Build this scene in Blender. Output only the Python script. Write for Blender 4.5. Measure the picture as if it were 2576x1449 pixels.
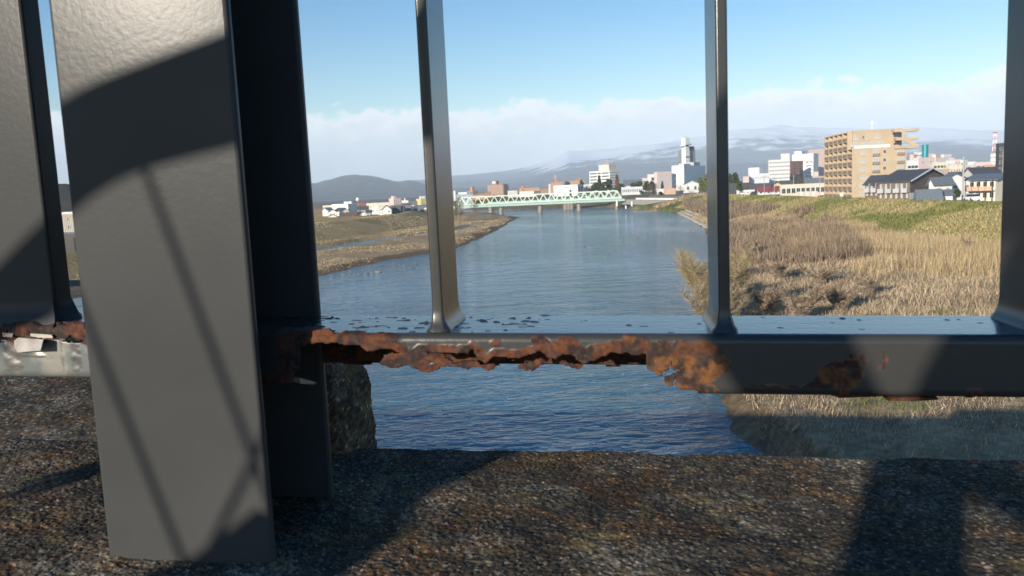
import bpy, bmesh, math, random
import numpy as np
from math import sin, cos, tan, atan, radians, sqrt, pi
from mathutils import Vector, Matrix, noise as mnoise

for o in list(bpy.data.objects):
    bpy.data.objects.remove(o, do_unlink=True)
sc = bpy.context.scene
col = sc.collection
random.seed(7)
rng = np.random.default_rng(7)

# ------------------------------------------------------------------ camera
FOC = 2008.0                       # focal length in pixels of a 2576 px wide picture
CAM = np.array([0.0, 0.0, 15.0])   # 15 m above the water
PITCH = atan((724.5 - 480) / FOC)
ROLL = 0.044
_R = np.array([1.0, 0, 0]); FW = np.array([0, cos(PITCH), -sin(PITCH)]); _U = np.array([0, sin(PITCH), cos(PITCH)])
CR = cos(ROLL) * _R - sin(ROLL) * _U
CU = sin(ROLL) * _R + cos(ROLL) * _U
cd = bpy.data.cameras.new('camera'); cam = bpy.data.objects.new('camera', cd); col.objects.link(cam)
cd.sensor_width = 36; cd.lens = 36 * FOC / 2576
cd.clip_start = 0.02; cd.clip_end = 60000
cam.matrix_world = Matrix(((CR[0], CU[0], -FW[0], CAM[0]), (CR[1], CU[1], -FW[1], CAM[1]), (CR[2], CU[2], -FW[2], CAM[2]), (0, 0, 0, 1)))
sc.camera = cam
cd.dof.use_dof = True; cd.dof.focus_distance = 1.3; cd.dof.aperture_fstop = 20.0

# ------------------------------------------------------------------ light
SUN_EL = radians(14.5); SUN_AZ = radians(180 + 37)          # compass angle of the sun, clockwise from +Y
SUNDIR = np.array([sin(SUN_AZ) * cos(SUN_EL), cos(SUN_AZ) * cos(SUN_EL), sin(SUN_EL)])
sd = bpy.data.lights.new('sun', 'SUN'); sd.energy = 5.0; sd.angle = radians(0.53); sd.color = (1, 0.9, 0.76)
so = bpy.data.objects.new('sun', sd); col.objects.link(so)
so.rotation_euler = Vector(-SUNDIR).to_track_quat('-Z', 'Y').to_euler(); so.location = (-30, -40, 60)
w = bpy.data.worlds.new('World'); sc.world = w; w.use_nodes = True
nt = w.node_tree; nt.nodes.clear()
def N(t, **kw):
    n = nt.nodes.new(t)
    for k, v in kw.items(): setattr(n, k, v)
    return n
def LK(a, b): nt.links.new(a, b)
out = N('ShaderNodeOutputWorld'); mix = N('ShaderNodeMixShader')
sky = N('ShaderNodeTexSky', sky_type='NISHITA', sun_disc=False, sun_elevation=SUN_EL, sun_rotation=SUN_AZ, altitude=60, air_density=1.0, dust_density=0.25, ozone_density=1.3)
bg = N('ShaderNodeBackground'); bg.inputs[1].default_value = 0.115
hs = N('ShaderNodeHueSaturation'); hs.inputs['Saturation'].default_value = 1.65; hs.inputs['Hue'].default_value = 0.509; LK(sky.outputs[0], hs.inputs['Color']); LK(hs.outputs[0], bg.inputs[0])
tc = N('ShaderNodeTexCoord'); sx = N('ShaderNodeSeparateXYZ'); LK(tc.outputs['Generated'], sx.inputs[0])
mp = N('ShaderNodeMapping'); mp.inputs['Scale'].default_value = (1, 1, 1.7); LK(tc.outputs['Generated'], mp.inputs[0])
def mth(op, a, b=None, clamp=False):
    n = N('ShaderNodeMath', operation=op, use_clamp=clamp)
    for i, v in enumerate((a, b)):
        if v is None: continue
        if isinstance(v, (int, float)): n.inputs[i].default_value = v
        else: LK(v, n.inputs[i])
    return n.outputs[0]
n1 = N('ShaderNodeTexNoise'); n1.inputs['Scale'].default_value = 13; n1.inputs['Detail'].default_value = 7; n1.inputs['Roughness'].default_value = 0.52; LK(mp.outputs[0], n1.inputs['Vector'])
n2 = N('ShaderNodeTexNoise'); n2.inputs['Scale'].default_value = 34; n2.inputs['Detail'].default_value = 8; n2.inputs['Roughness'].default_value = 0.6; LK(mp.outputs[0], n2.inputs['Vector'])
top = mth('ADD', 0.104, mth('ADD', mth('MULTIPLY', mth('SUBTRACT', n1.outputs[0], 0.5), 0.055), mth('MULTIPLY', mth('SUBTRACT', n2.outputs[0], 0.5), 0.055)))
below = mth('SUBTRACT', top, sx.outputs[2])
mask = N('ShaderNodeMapRange', interpolation_type='SMOOTHSTEP'); LK(below, mask.inputs[0]); mask.inputs[1].default_value = -0.002; mask.inputs[2].default_value = 0.011; mask.inputs[4].default_value = 0.94
cr_ = N('ShaderNodeValToRGB'); LK(mth('MULTIPLY', mth('ADD', below, mth('MULTIPLY', mth('SUBTRACT', n2.outputs[0], 0.5), 0.025)), 10, True), cr_.inputs[0])
cr_.color_ramp.elements[0].color = (1.0, 0.99, 0.98, 1); cr_.color_ramp.elements[1].color = (0.56, 0.63, 0.70, 1)
e = cr_.color_ramp.elements.new(0.28); e.color = (0.80, 0.83, 0.86, 1)
bc = N('ShaderNodeBackground'); LK(cr_.outputs[0], bc.inputs[0]); bc.inputs[1].default_value = 0.9
LK(mask.outputs[0], mix.inputs[0]); LK(bg.outputs[0], mix.inputs[1]); LK(bc.outputs[0], mix.inputs[2]); LK(mix.outputs[0], out.inputs[0])
vs = sc.view_settings; vs.view_transform = 'Standard'; vs.look = 'None'; vs.exposure = 0.4; vs.gamma = 1.0; vs.use_curve_mapping = False
sc.cycles.use_denoising = True
sc.cycles.max_bounces = 6; sc.cycles.diffuse_bounces = 3; sc.cycles.glossy_bounces = 3; sc.cycles.volume_bounces = 2
sc.cycles.sample_clamp_indirect = 4.0

# ------------------------------------------------------------------ pixel helpers (pixels of the 2576 x 1449 view)
def ray(x, y): return FW + (x - 1288) / FOC * CR - (y - 724.5) / FOC * CU
def project(P):
    P = np.asarray(P, float) - CAM; z = P @ FW
    return 1288 + FOC * (P @ CR) / z, 724.5 - FOC * (P @ CU) / z
def at(x, y, Y):
    r = ray(x, y); return CAM + r * (Y / r[1])
def ground(x, y, Z=0.0):
    r = ray(x, y); return CAM + r * ((Z - CAM[2]) / r[2])
def zoomer(x0, y0, k): return lambda x, y: ((x0 + x * k) / 1.49068, (y0 + y * k) / 1.49068)
Z1 = zoomer(1180, 640, 600 / 2174); Z2 = zoomer(1680, 580, 600 / 2576); Z3 = zoomer(2120, 480, 600 / 2576)
Z4 = zoomer(2720, 460, 600 / 2576); Z5 = zoomer(3240, 460, 600 / 2576)
R3 = zoomer(960, 1140, 1000 / 2576); R4 = zoomer(1900, 1140, 1000 / 2576); R5 = zoomer(2700, 1140, 1140 / 2576)

# ------------------------------------------------------------------ numpy noise
def _hash(ix, iy, s):
    h = (ix.astype(np.int64) * 374761393 + iy.astype(np.int64) * 668265263 + s * 2147483647) & 0xFFFFFFFF
    h = ((h ^ (h >> 13)) * 1274126177) & 0xFFFFFFFF
    return ((h ^ (h >> 16)) & 0xFFFF) / 65535.0
def vnoise(x, y, s=0):
    ix = np.floor(x); iy = np.floor(y); fx = x - ix; fy = y - iy
    fx = fx * fx * (3 - 2 * fx); fy = fy * fy * (3 - 2 * fy)
    a = _hash(ix, iy, s); b = _hash(ix + 1, iy, s); c = _hash(ix, iy + 1, s); d = _hash(ix + 1, iy + 1, s)
    return a + (b - a) * fx + (c - a) * fy + (a - b - c + d) * fx * fy
def fbm(x, y, o=4, s=0, g=0.5):
    t = 0; A = 1; n = 0
    for i in range(o):
        t = t + A * vnoise(x * 2 ** i, y * 2 ** i, s + i); n += A; A *= g
    return t / n
def cells(x, y, s=0):
    ix = np.floor(x); iy = np.floor(y); best = np.full(x.shape, 9.0); idv = np.zeros(x.shape); sec = np.full(x.shape, 9.0)
    for dx in (-1, 0, 1):
        for dy in (-1, 0, 1):
            cx = ix + dx; cy = iy + dy
            px = cx + 0.15 + 0.7 * _hash(cx, cy, s); py = cy + 0.15 + 0.7 * _hash(cx, cy, s + 5)
            d = (px - x) ** 2 + (py - y) ** 2
            m = d < best
            sec = np.where(m, best, np.minimum(sec, d)); best = np.where(m, d, best); idv = np.where(m, _hash(cx, cy, s + 9), idv)
    return np.sqrt(best), np.sqrt(sec), idv
def sstep(x, a, b):
    t = np.clip((x - a) / (b - a), 0, 1); return t * t * (3 - 2 * t)
def inpoly(px, py, poly):
    r = np.zeros(px.shape, bool); n = len(poly); j = n - 1
    for i in range(n):
        xi, yi = poly[i]; xj, yj = poly[j]
        c = ((yi > py) != (yj > py)) & (px < (xj - xi) * (py - yi) / (yj - yi + 1e-12) + xi)
        r ^= c; j = i
    return r

# ------------------------------------------------------------------ materials
MATS = {}
def mat(name, c1, c2=None, rough=0.7, metal=0.0, scale=3.0, detail=5.0, bump=0.0, bscale=None, attr=None, spec=None, coords='Object', mixpos=(0.35, 0.65), bdist=0.02):
    if name in MATS: return MATS[name]
    m = bpy.data.materials.new(name); m.use_nodes = True; t = m.node_tree
    b = t.nodes['Principled BSDF']; b.inputs['Roughness'].default_value = rough; b.inputs['Metallic'].default_value = metal
    if spec is not None: b.inputs['Specular IOR Level'].default_value = spec
    co = t.nodes.new('ShaderNodeTexCoord')
    src = None
    if c2 is not None or attr:
        nz = t.nodes.new('ShaderNodeTexNoise'); nz.inputs['Scale'].default_value = scale; nz.inputs['Detail'].default_value = detail
        t.links.new(co.outputs[coords], nz.inputs['Vector'])
        rp = t.nodes.new('ShaderNodeValToRGB'); rp.color_ramp.elements[0].position = mixpos[0]; rp.color_ramp.elements[1].position = mixpos[1]
        t.links.new(nz.outputs[0], rp.inputs[0])
        if attr:
            rp.color_ramp.elements[0].color = (0.72, 0.72, 0.72, 1); rp.color_ramp.elements[1].color = (1.25, 1.25, 1.25, 1)
            at_ = t.nodes.new('ShaderNodeAttribute'); at_.attribute_name = attr
            mx = t.nodes.new('ShaderNodeMix'); mx.data_type = 'RGBA'; mx.blend_type = 'MULTIPLY'; mx.inputs[0].default_value = 1
            t.links.new(at_.outputs['Color'], mx.inputs[6]); t.links.new(rp.outputs[0], mx.inputs[7]); src = mx.outputs[2]
        else:
            rp.color_ramp.elements[0].color = (*c1, 1); rp.color_ramp.elements[1].color = (*c2, 1); src = rp.outputs[0]
        t.links.new(src, b.inputs['Base Color'])
    else:
        b.inputs['Base Color'].default_value = (*c1, 1)
    if bump:
        nb = t.nodes.new('ShaderNodeTexNoise'); nb.inputs['Scale'].default_value = bscale or scale * 4; nb.inputs['Detail'].default_value = 4
        t.links.new(co.outputs[coords], nb.inputs['Vector'])
        bp = t.nodes.new('ShaderNodeBump'); bp.inputs['Strength'].default_value = bump; bp.inputs['Distance'].default_value = bdist
        t.links.new(nb.outputs[0], bp.inputs['Height']); t.links.new(bp.outputs[0], b.inputs['Normal'])
    MATS[name] = m
    return m

# ------------------------------------------------------------------ object helpers
def tag(o, label=None, cat=None, group=None, kind=None):
    if label: o['label'] = label
    if cat: o['category'] = cat
    if group: o['group'] = group
    if kind: o['kind'] = kind
    return o
def root(name, loc, rz=0.0, label=None, cat=None, group=None):
    o = bpy.data.objects.new(name, None); col.objects.link(o); o.location = Vector([float(v) for v in loc]); o.rotation_euler = (0, 0, rz)
    o.empty_display_size = 0.2
    return tag(o, label, cat, group)
def mesh(name, v, f, mats, mi=None, smooth=False):
    me = bpy.data.meshes.new(name)
    if isinstance(v, np.ndarray) and isinstance(f, np.ndarray):
        me.vertices.add(len(v)); me.vertices.foreach_set('co', v.astype(np.float32).ravel())
        k = f.shape[1]; me.loops.add(f.size); me.loops.foreach_set('vertex_index', f.astype(np.int32).ravel())
        me.polygons.add(len(f)); me.polygons.foreach_set('loop_start', np.arange(0, f.size, k, dtype=np.int32))
        try: me.polygons.foreach_set('loop_total', np.full(len(f), k, np.int32))
        except Exception: pass
    else:
        me.from_pydata([tuple(map(float, p)) for p in v], [], [tuple(int(i) for i in q) for q in f])
    for m in (mats if isinstance(mats, (list, tuple)) else [mats]): me.materials.append(m)
    if mi is not None: me.polygons.foreach_set('material_index', np.asarray(mi, np.int32))
    if smooth: me.polygons.foreach_set('use_smooth', np.ones(len(me.polygons), bool))
    me.update(); me.validate()
    return me
def obj(name, me, parent=None, loc=(0, 0, 0), rz=0.0):
    o = bpy.data.objects.new(name, me); col.objects.link(o)
    if parent: o.parent = parent
    o.location = Vector([float(v) for v in loc]); o.rotation_euler = (0, 0, rz)
    return o
def vcol(me, colors, name='Col'):
    a = me.color_attributes.new(name, 'FLOAT_COLOR', 'POINT')
    c = np.ones((len(me.vertices), 4), np.float32); c[:, :3] = colors
    a.data.foreach_set('color', c.ravel())
class MB:
    """collects simple shapes; build() links them as one mesh object"""
    def __init__(s): s.v = []; s.f = []; s.m = []
    def add(s, v, f, m=0):
        n = len(s.v); s.v += [tuple(p) for p in v]; s.f += [tuple(i + n for i in q) for q in f]; s.m += [m] * len(f); return s
    def box(s, x0, x1, y0, y1, z0, z1, m=0):
        return s.add([(x0, y0, z0), (x1, y0, z0), (x1, y1, z0), (x0, y1, z0), (x0, y0, z1), (x1, y0, z1), (x1, y1, z1), (x0, y1, z1)],
                     [(0, 3, 2, 1), (4, 5, 6, 7), (0, 1, 5, 4), (1, 2, 6, 5), (2, 3, 7, 6), (3, 0, 4, 7)], m)
    def bar(s, p, q, wd, ht=None, m=0):
        p = Vector(p); q = Vector(q); d = (q - p).normalized(); ht = ht or wd
        up = Vector((0, 0, 1)) if abs(d.z) < 0.95 else Vector((0, 1, 0))
        r = d.cross(up).normalized() * wd / 2; u = r.cross(d).normalized() * ht / 2
        v = [c + a * r + b * u for c in (p, q) for a, b in ((-1, -1), (1, -1), (1, 1), (-1, 1))]
        return s.add([tuple(x) for x in v], [(3, 2, 1, 0), (4, 5, 6, 7), (0, 1, 5, 4), (1, 2, 6, 5), (2, 3, 7, 6), (3, 0, 4, 7)], m)
    def tube(s, pts, rad, n=6, m=0, cap=True):
        rads = [float(q) for q in (rad if isinstance(rad, (list, tuple)) else [rad] * len(pts))]; pts = [tuple(float(q) for q in p) for p in pts]
        V = []; F = []
        for i, p in enumerate(pts):
            a = Vector(pts[max(0, i - 1)]); b = Vector(pts[min(len(pts) - 1, i + 1)]); d = (b - a).normalized()
            up = Vector((0, 0, 1)) if abs(d.z) < 0.9 else Vector((1, 0, 0))
            x = d.cross(up).normalized(); y = d.cross(x)
            for k in range(n):
                t = 2 * pi * k / n; V.append(tuple(Vector(p) + rads[i] * (cos(t) * x + sin(t) * y)))
        for i in range(len(pts) - 1):
            for k in range(n):
                F.append((i * n + k, i * n + (k + 1) % n, (i + 1) * n + (k + 1) % n, (i + 1) * n + k))
        if cap: F.append(tuple(range(n))[::-1]); F.append(tuple(range((len(pts) - 1) * n, len(pts) * n)))
        return s.add(V, F, m)
    def lathe(s, prof, n=12, c=(0, 0, 0), m=0):
        V = []; F = []
        for r, z in prof:
            for k in range(n): V.append((c[0] + r * cos(2 * pi * k / n), c[1] + r * sin(2 * pi * k / n), c[2] + z))
        for i in range(len(prof) - 1):
            for k in range(n): F.append((i * n + k, i * n + (k + 1) % n, (i + 1) * n + (k + 1) % n, (i + 1) * n + k))
        F.append(tuple(range(n))[::-1]); F.append(tuple(range((len(prof) - 1) * n, len(prof) * n)))
        return s.add(V, F, m)
    def prism(s, poly, y0, y1, m=0):       # polygon in x,z extruded along y
        n = len(poly); V = [(x, y0, z) for x, z in poly] + [(x, y1, z) for x, z in poly]
        F = [tuple(range(n)), tuple(range(n, 2 * n))[::-1]] + [(i, i + n, (i + 1) % n + n, (i + 1) % n) for i in range(n)]
        return s.add(V, F, m)
    def mesh(s, name, mats, smooth=False): return mesh(name, s.v, s.f, mats, s.m, smooth)
    def build(s, name, mats, parent=None, loc=(0, 0, 0), rz=0.0, smooth=False):
        return obj(name, s.mesh(name, mats, smooth), parent, loc, rz)
# ================================================================== terrain
def xr_shore(y): return np.interp(y, [-200, 0, 44, 55, 90, 124, 200, 269, 424, 500, 560, 600], [8, 11, 13.2, 15, 24, 32, 50, 66, 89, 86, 78, 72])
def yf_shore(x): return np.interp(x, [-300, -80, 0, 40, 66, 90], [1000, 790, 650, 610, 582, 560])
def xl_shore(y): return np.interp(y, [-200, 0, 100, 158, 189, 214, 260, 317, 400, 448, 462, 500, 560, 650, 780], [-62, -56, -47, -37, -29, -15, -10, -4, 2, 6, 5, -3, -12, -45, -90])
def xc_right(y): return np.interp(y, [-200, 100, 154, 253, 384, 450, 520, 590], [92, 94, 96, 101, 106, 104, 98, 92])
def xc_left(y): return np.interp(y, [-200, 0, 180, 294, 393, 500, 800], [-190, -150, -100, -72, -52, -55, -130])
CHAN = [ground(*Z1(x, y), 0.0) for x, y in [(-500, 1160), (150, 1065), (500, 1010), (800, 955), (1100, 910), (1540, 865)]] + [ground(1147, 580, 0.0), ground(1190, 568, 0)]
CHAN = np.array(CHAN)
def seg_dist(x, y, P):
    best = np.full(x.shape, 1e9); tt = np.zeros(x.shape)
    for i in range(len(P) - 1):
        ax, ay = P[i][:2]; bx, by = P[i + 1][:2]; dx, dy = bx - ax, by - ay
        t = np.clip(((x - ax) * dx + (y - ay) * dy) / (dx * dx + dy * dy), 0, 1)
        d = np.hypot(x - ax - t * dx, y - ay - t * dy); m = d < best
        best = np.where(m, d, best); tt = np.where(m, i + t, tt)
    return best, tt
def height(x, y, full=False):
    x = np.asarray(x, float); y = np.asarray(y, float)
    wob = (fbm(x * 0.15, y * 0.15, 3, 3) - 0.5) * 3.0 + (fbm(x * 0.6, y * 0.6, 2, 13) - 0.5) * 1.2
    dR = x - xr_shore(y) + wob; dL = xl_shore(y) - x + wob * 1.3; dF = y - yf_shore(x) + wob * 2
    rough = fbm(x * 0.25, y * 0.25, 4, 21)
    # right bank
    hR = np.where(dR < 0, np.maximum(-1.2, dR * 0.5), 1.3 * sstep(dR, 0, 2.6) + 0.9 * sstep(dR, 4, 26) + (rough - 0.5) * 0.7 * sstep(dR, 1, 8))
    cx = xc_right(y); tL = (x - (cx - 19)) / 19
    crest = np.interp(y, [0, 384, 470, 560], [8.5, 8.5, 7.2, 6.8])
    lev = 2.0 + (crest - 2.0) * np.clip(tL, 0, 1)
    lev = np.where(x > cx + 4.5, np.maximum(7.6, crest - (x - cx - 4.5) * 0.5), lev)
    hR = np.where(tL > 0, np.maximum(hR * (1 - sstep(tL, 0, 0.3)) , lev + (rough - 0.5) * 0.35 * (tL < 0.97)), hR)
    # left bank
    hL = np.where(dL < 0, np.maximum(-1.2, dL * 0.5), 0.55 * sstep(dL, 0, 4) + 0.9 * sstep(dL, 30, 60) + (rough - 0.5) * 0.5 * sstep(dL, 2, 10))
    dc, tcn = seg_dist(x, y, CHAN)
    hw = np.interp(tcn, [0, 1, 4, 6, 7], [7.5, 6.5, 4.6, 2.2, 1.4])
    hL = np.where(dL > 3, hL - (hL + 0.35) * (1 - sstep(dc, hw * 0.75, hw * 1.35)), hL)
    lx = xc_left(y); tl = ((lx + 17) - x) / 17
    ll = 1.4 + 4.7 * np.clip(tl, 0, 1); ll = np.where(x < lx - 4, np.maximum(5.2, 6.1 - (lx - 4 - x) * 0.4), ll)
    hL = np.where(tl > 0, np.maximum(hL, ll + (rough - 0.5) * 0.3 * (tl < 0.95)), hL)
    hF = np.where(dF < 0, np.maximum(-1.2, dF * 0.3), 1.0 * sstep(dF, 0, 4) + 6.5 * sstep(dF, 12, 45))
    h = np.maximum(np.maximum(hR, hL), hF)
    far = sstep(y, 700, 900); h = h * (1 - far) + np.maximum(h, 7.6) * far
    h = np.where(y > 900, 7.6, h)
    if full: return h, dR, dL, dF, tL, tl, dc, hw
    return h
def fan_grid(nr, na, r0, r1, a0, a1):
    r = np.geomspace(r0, r1, nr); a = np.radians(np.linspace(a0, a1, na))
    A, Rr = np.meshgrid(a, r)
    x = Rr * np.sin(A); y = Rr * np.cos(A)
    i = np.arange((nr - 1) * (na - 1)); q = i // (na - 1) * na + i % (na - 1)
    f = np.stack([q, q + 1, q + 1 + na, q + na], 1)
    return x.ravel(), y.ravel(), f
x, y, f = fan_grid(520, 560, 22, 16000, -62, 58)
h, dR, dL, dF, tL, tl, dc, hw = height(x, y, True)
C = np.zeros((len(x), 3))
n_a = fbm(x * 0.08, y * 0.08, 4, 31)[:, None]; n_b = fbm(x * 0.5, y * 0.5, 3, 41)[:, None]; n_c = fbm(x * 0.11 + y * 0.02, y * 0.07, 4, 51)[:, None]
def mixc(a, b, t): return np.array(a) * (1 - t) + np.array(b) * t
straw = mixc((0.36, 0.27, 0.165), (0.25, 0.18, 0.11), sstep(n_b, 0.3, 0.7))
gravel = mixc((0.33, 0.275, 0.20), (0.24, 0.19, 0.13), sstep(n_b, 0.35, 0.65))
drygrass = mixc((0.38, 0.29, 0.17), (0.24, 0.175, 0.10), sstep(n_a, 0.35, 0.65))
green = mixc((0.13, 0.165, 0.035), (0.30, 0.25, 0.11), sstep(n_c * 0.6 + n_b * 0.4, 0.45, 0.68))
C[:] = straw
isL = ((dL > -3) & (y < 760)); C[isL] = mixc(gravel, drygrass, sstep(dL, 8, 45)[:, None] * sstep(n_a, 0.3, 0.55))[isL]
wet = np.array((0.085, 0.055, 0.035)); edge = (np.abs(dL - 1.5) < 4) & isL; C[edge] = C[edge] * 0.35 + wet * 0.65
m = isL & (tl > -0.6); C[m] = mixc((0.40, 0.30, 0.17), (0.29, 0.225, 0.115), sstep(n_a, 0.3, 0.7))[m]
m = isL & (np.abs(tl + 0.55 + 0.1 * (n_a[:, 0] - 0.5)) < 0.14); C[m] = (0.42, 0.31, 0.17)
m = isL & (np.abs(tl - 1.12) < 0.1); C[m] = (0.34, 0.28, 0.2)
m = (tL > -0.05) & (y < 620) & (x > 0); C[m] = green[m]
m = (tL > 0.97) & (y < 620) & (x > 0) & (tL < 1.25); C[m] = (0.36, 0.29, 0.2)
m = (dR > -3) & (dR < 2.2) & (y < 600) & (x > 0); C[m] = C[m] * 0.4 + np.array((0.07, 0.05, 0.03)) * 0.6
m = (dF > -4) & (y < 900) & ~isL; C[m] = mixc((0.2, 0.15, 0.08), (0.1, 0.1, 0.04), n_a)[m]
m = (y > 900) | ((tL > 1.3) & (x > 0)); C[m] = (0.2, 0.19, 0.17)
C[isL] *= np.array((1.32, 1.16, 0.92)); me = mesh('ground', np.stack([x, y, h], 1), f, mat('ground_soil', None, attr='Col', rough=0.95, scale=1.7, detail=6, bump=0.6, bscale=3.0, spec=0.1, bdist=0.15), smooth=True)
vcol(me, C)
tag(obj('ground', me), kind='structure')

# stone revetment along the far right shore: a slope of separate blocks
def stone_mesh(seed, sx_, sy_, sz_):
    r = random.Random(seed); bm = bmesh.new(); bmesh.ops.create_icosphere(bm, subdivisions=1, radius=1)
    for v in bm.verts:
        k = 0.78 + 0.4 * r.random(); v.co = Vector((v.co.x * sx_ * k, v.co.y * sy_ * k, v.co.z * sz_ * k))
    me = bpy.data.meshes.new('stone'); bm.to_mesh(me); bm.free(); return me
stone_m = mat('river_stone', (0.34, 0.31, 0.26), (0.2, 0.18, 0.15), rough=0.85, scale=2.0)
pale_stone = mat('pale_stone', (0.45, 0.40, 0.32), (0.3, 0.26, 0.2), rough=0.85, scale=2.0)
stones = [stone_mesh(i, 1, 0.8, 0.5) for i in range(5)]
for s_ in stones: s_.materials.append(stone_m)
pale = [s_.copy() for s_ in stones]
for s_ in pale: s_.materials[0] = pale_stone
rv = root('stone_revetment', (80, 350, 0.3), 0, 'grey stone block revetment along the river edge below the far levee', 'revetment')
k = 0
for yy in np.arange(262, 432, 3.4):
    for j in range(3):
        X = float(xr_shore(yy)) + 0.2 + j * 1.6 + random.uniform(-.3, .3); Zz = 0.3 + j * 0.75
        o = obj('stone', pale[k % 5], rv, (X - 80, yy - 350 + random.uniform(-.5, .5), Zz - 0.3), random.uniform(0, 6)); o.scale = (1.35, 1.2, 1.0); k += 1
# loose stones in the shallows by the left bar
for px, py, s_ in [(232, 1425, .8), (395, 1410, 1.0), (540, 1395, .7), (630, 1400, .7), (712, 1392, 1.3), (780, 1388, .7), (865, 1375, 1.6), (880, 1338, .8), (905, 1290, .9), (1072, 1250, .9), (1155, 1280, .6), (1220, 1288, .7), (1310, 1318, .7), (1355, 1315, .9), (1380, 1265, 1.0), (1520, 1325, .7), (2105, 1140, .8), (2135, 1125, .9), (490, 1395, .7), (650, 1310, .6)]:
    P = ground(*Z1(px, py), 0.05)
    o = obj('river_stone', stones[k % 5], None, (P[0], P[1], 0.05), random.uniform(0, 6)); k += 1
    o.scale = (s_ * 0.5, s_ * 0.4, s_ * 0.26)
    tag(o, 'small wet stone poking out of the shallow water along the gravel bar', 'stone', 'stones in the shallows')
for i, (px, py) in enumerate([(2195, 198), (2130, 210), (2090, 207), (2050, 222), (1990, 235), (1940, 238), (1905, 241), (1740, 285), (1700, 280), (2410, 180), (2380, 184)]):
    P = ground((1200 + px * 0.5823) / 1.49068, (760 + py * 0.5823) / 1.49068, 0.05)
    o = obj('riffle_stone', stones[i % 5], None, (P[0], P[1], 0.0), i * 1.3); o.scale = (.7, .5, .3)
    tag(o, 'dark wet stone breaking the surface along the riffle line in midstream', 'stone', 'stones along the riffle')

# ------------------------------------------------------------------ water
def water_material():
    m = bpy.data.materials.new('river_water'); m.use_nodes = True; t = m.node_tree; b = t.nodes['Principled BSDF']
    b.inputs['Roughness'].default_value = 0.10; b.inputs['IOR'].default_value = 1.33
    co = t.nodes.new('ShaderNodeTexCoord')
    big = t.nodes.new('ShaderNodeTexNoise'); big.inputs['Scale'].default_value = 0.03; big.inputs['Detail'].default_value = 3
    mpb = t.nodes.new('ShaderNodeMapping'); mpb.inputs['Scale'].default_value = (1, 0.45, 1); mpb.inputs['Rotation'].default_value = (0, 0, 0.25)
    t.links.new(co.outputs['Object'], mpb.inputs[0]); t.links.new(mpb.outputs[0], big.inputs['Vector'])
    rp = t.nodes.new('ShaderNodeValToRGB'); rp.color_ramp.elements[0].position = 0.4; rp.color_ramp.elements[1].position = 0.62
    rp.color_ramp.elements[0].color = (0.045, 0.130, 0.190, 1); rp.color_ramp.elements[1].color = (0.050, 0.125, 0.160, 1)
    t.links.new(big.outputs[0], rp.inputs[0]); t.links.new(rp.outputs[0], b.inputs['Base Color'])
    mp = t.nodes.new('ShaderNodeMapping'); mp.inputs['Scale'].default_value = (1.0, 1.9, 1); mp.inputs['Rotation'].default_value = (0, 0, -0.22)
    t.links.new(co.outputs['Object'], mp.inputs[0])
    a = t.nodes.new('ShaderNodeTexNoise'); a.inputs['Scale'].default_value = 0.8; a.inputs['Detail'].default_value = 3; a.inputs['Roughness'].default_value = 0.55; a.inputs['Distortion'].default_value = 0.6
    c = t.nodes.new('ShaderNodeTexNoise'); c.inputs['Scale'].default_value = 0.16; c.inputs['Detail'].default_value = 3
    t.links.new(mp.outputs[0], a.inputs['Vector']); t.links.new(mp.outputs[0], c.inputs['Vector'])
    ad = t.nodes.new('ShaderNodeMath'); ad.operation = 'MULTIPLY_ADD'; t.links.new(c.outputs[0], ad.inputs[0]); ad.inputs[1].default_value = 2.4; t.links.new(a.outputs[0], ad.inputs[2])
    st = t.nodes.new('ShaderNodeMapRange'); t.links.new(big.outputs[0], st.inputs[0]); st.inputs[1].default_value = 0.35; st.inputs[2].default_value = 0.7; st.inputs[3].default_value = 0.3; st.inputs[4].default_value = 1.0
    sy = t.nodes.new('ShaderNodeSeparateXYZ'); t.links.new(co.outputs['Object'], sy.inputs[0])
    r1 = t.nodes.new('ShaderNodeMapRange'); r1.interpolation_type = 'SMOOTHSTEP'; t.links.new(sy.outputs[1], r1.inputs[0]); r1.inputs[1].default_value = 150; r1.inputs[2].default_value = 200
    r2 = t.nodes.new('ShaderNodeMapRange'); r2.interpolation_type = 'SMOOTHSTEP'; t.links.new(sy.outputs[1], r2.inputs[0]); r2.inputs[1].default_value = 270; r2.inputs[2].default_value = 225
    rm = t.nodes.new('ShaderNodeMath'); rm.operation = 'MULTIPLY'; t.links.new(r1.outputs[0], rm.inputs[0]); t.links.new(r2.outputs[0], rm.inputs[1])
    rn = t.nodes.new('ShaderNodeMath'); rn.operation = 'MULTIPLY_ADD'; t.links.new(rm.outputs[0], rn.inputs[0]); rn.inputs[1].default_value = 0.45; t.links.new(st.outputs[0], rn.inputs[2])
    bp = t.nodes.new('ShaderNodeBump'); bp.inputs['Distance'].default_value = 0.44; t.links.new(rn.outputs[0], bp.inputs['Strength'])
    t.links.new(ad.outputs[0], bp.inputs['Height']); t.links.new(bp.outputs[0], b.inputs['Normal'])
    return m
tag(obj('river_water', mesh('river_water', [(-700, -300, 0), (400, -300, 0), (400, 1100, 0), (-700, 1100, 0)], [(0, 1, 2, 3)], water_material())), kind='structure')
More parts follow.
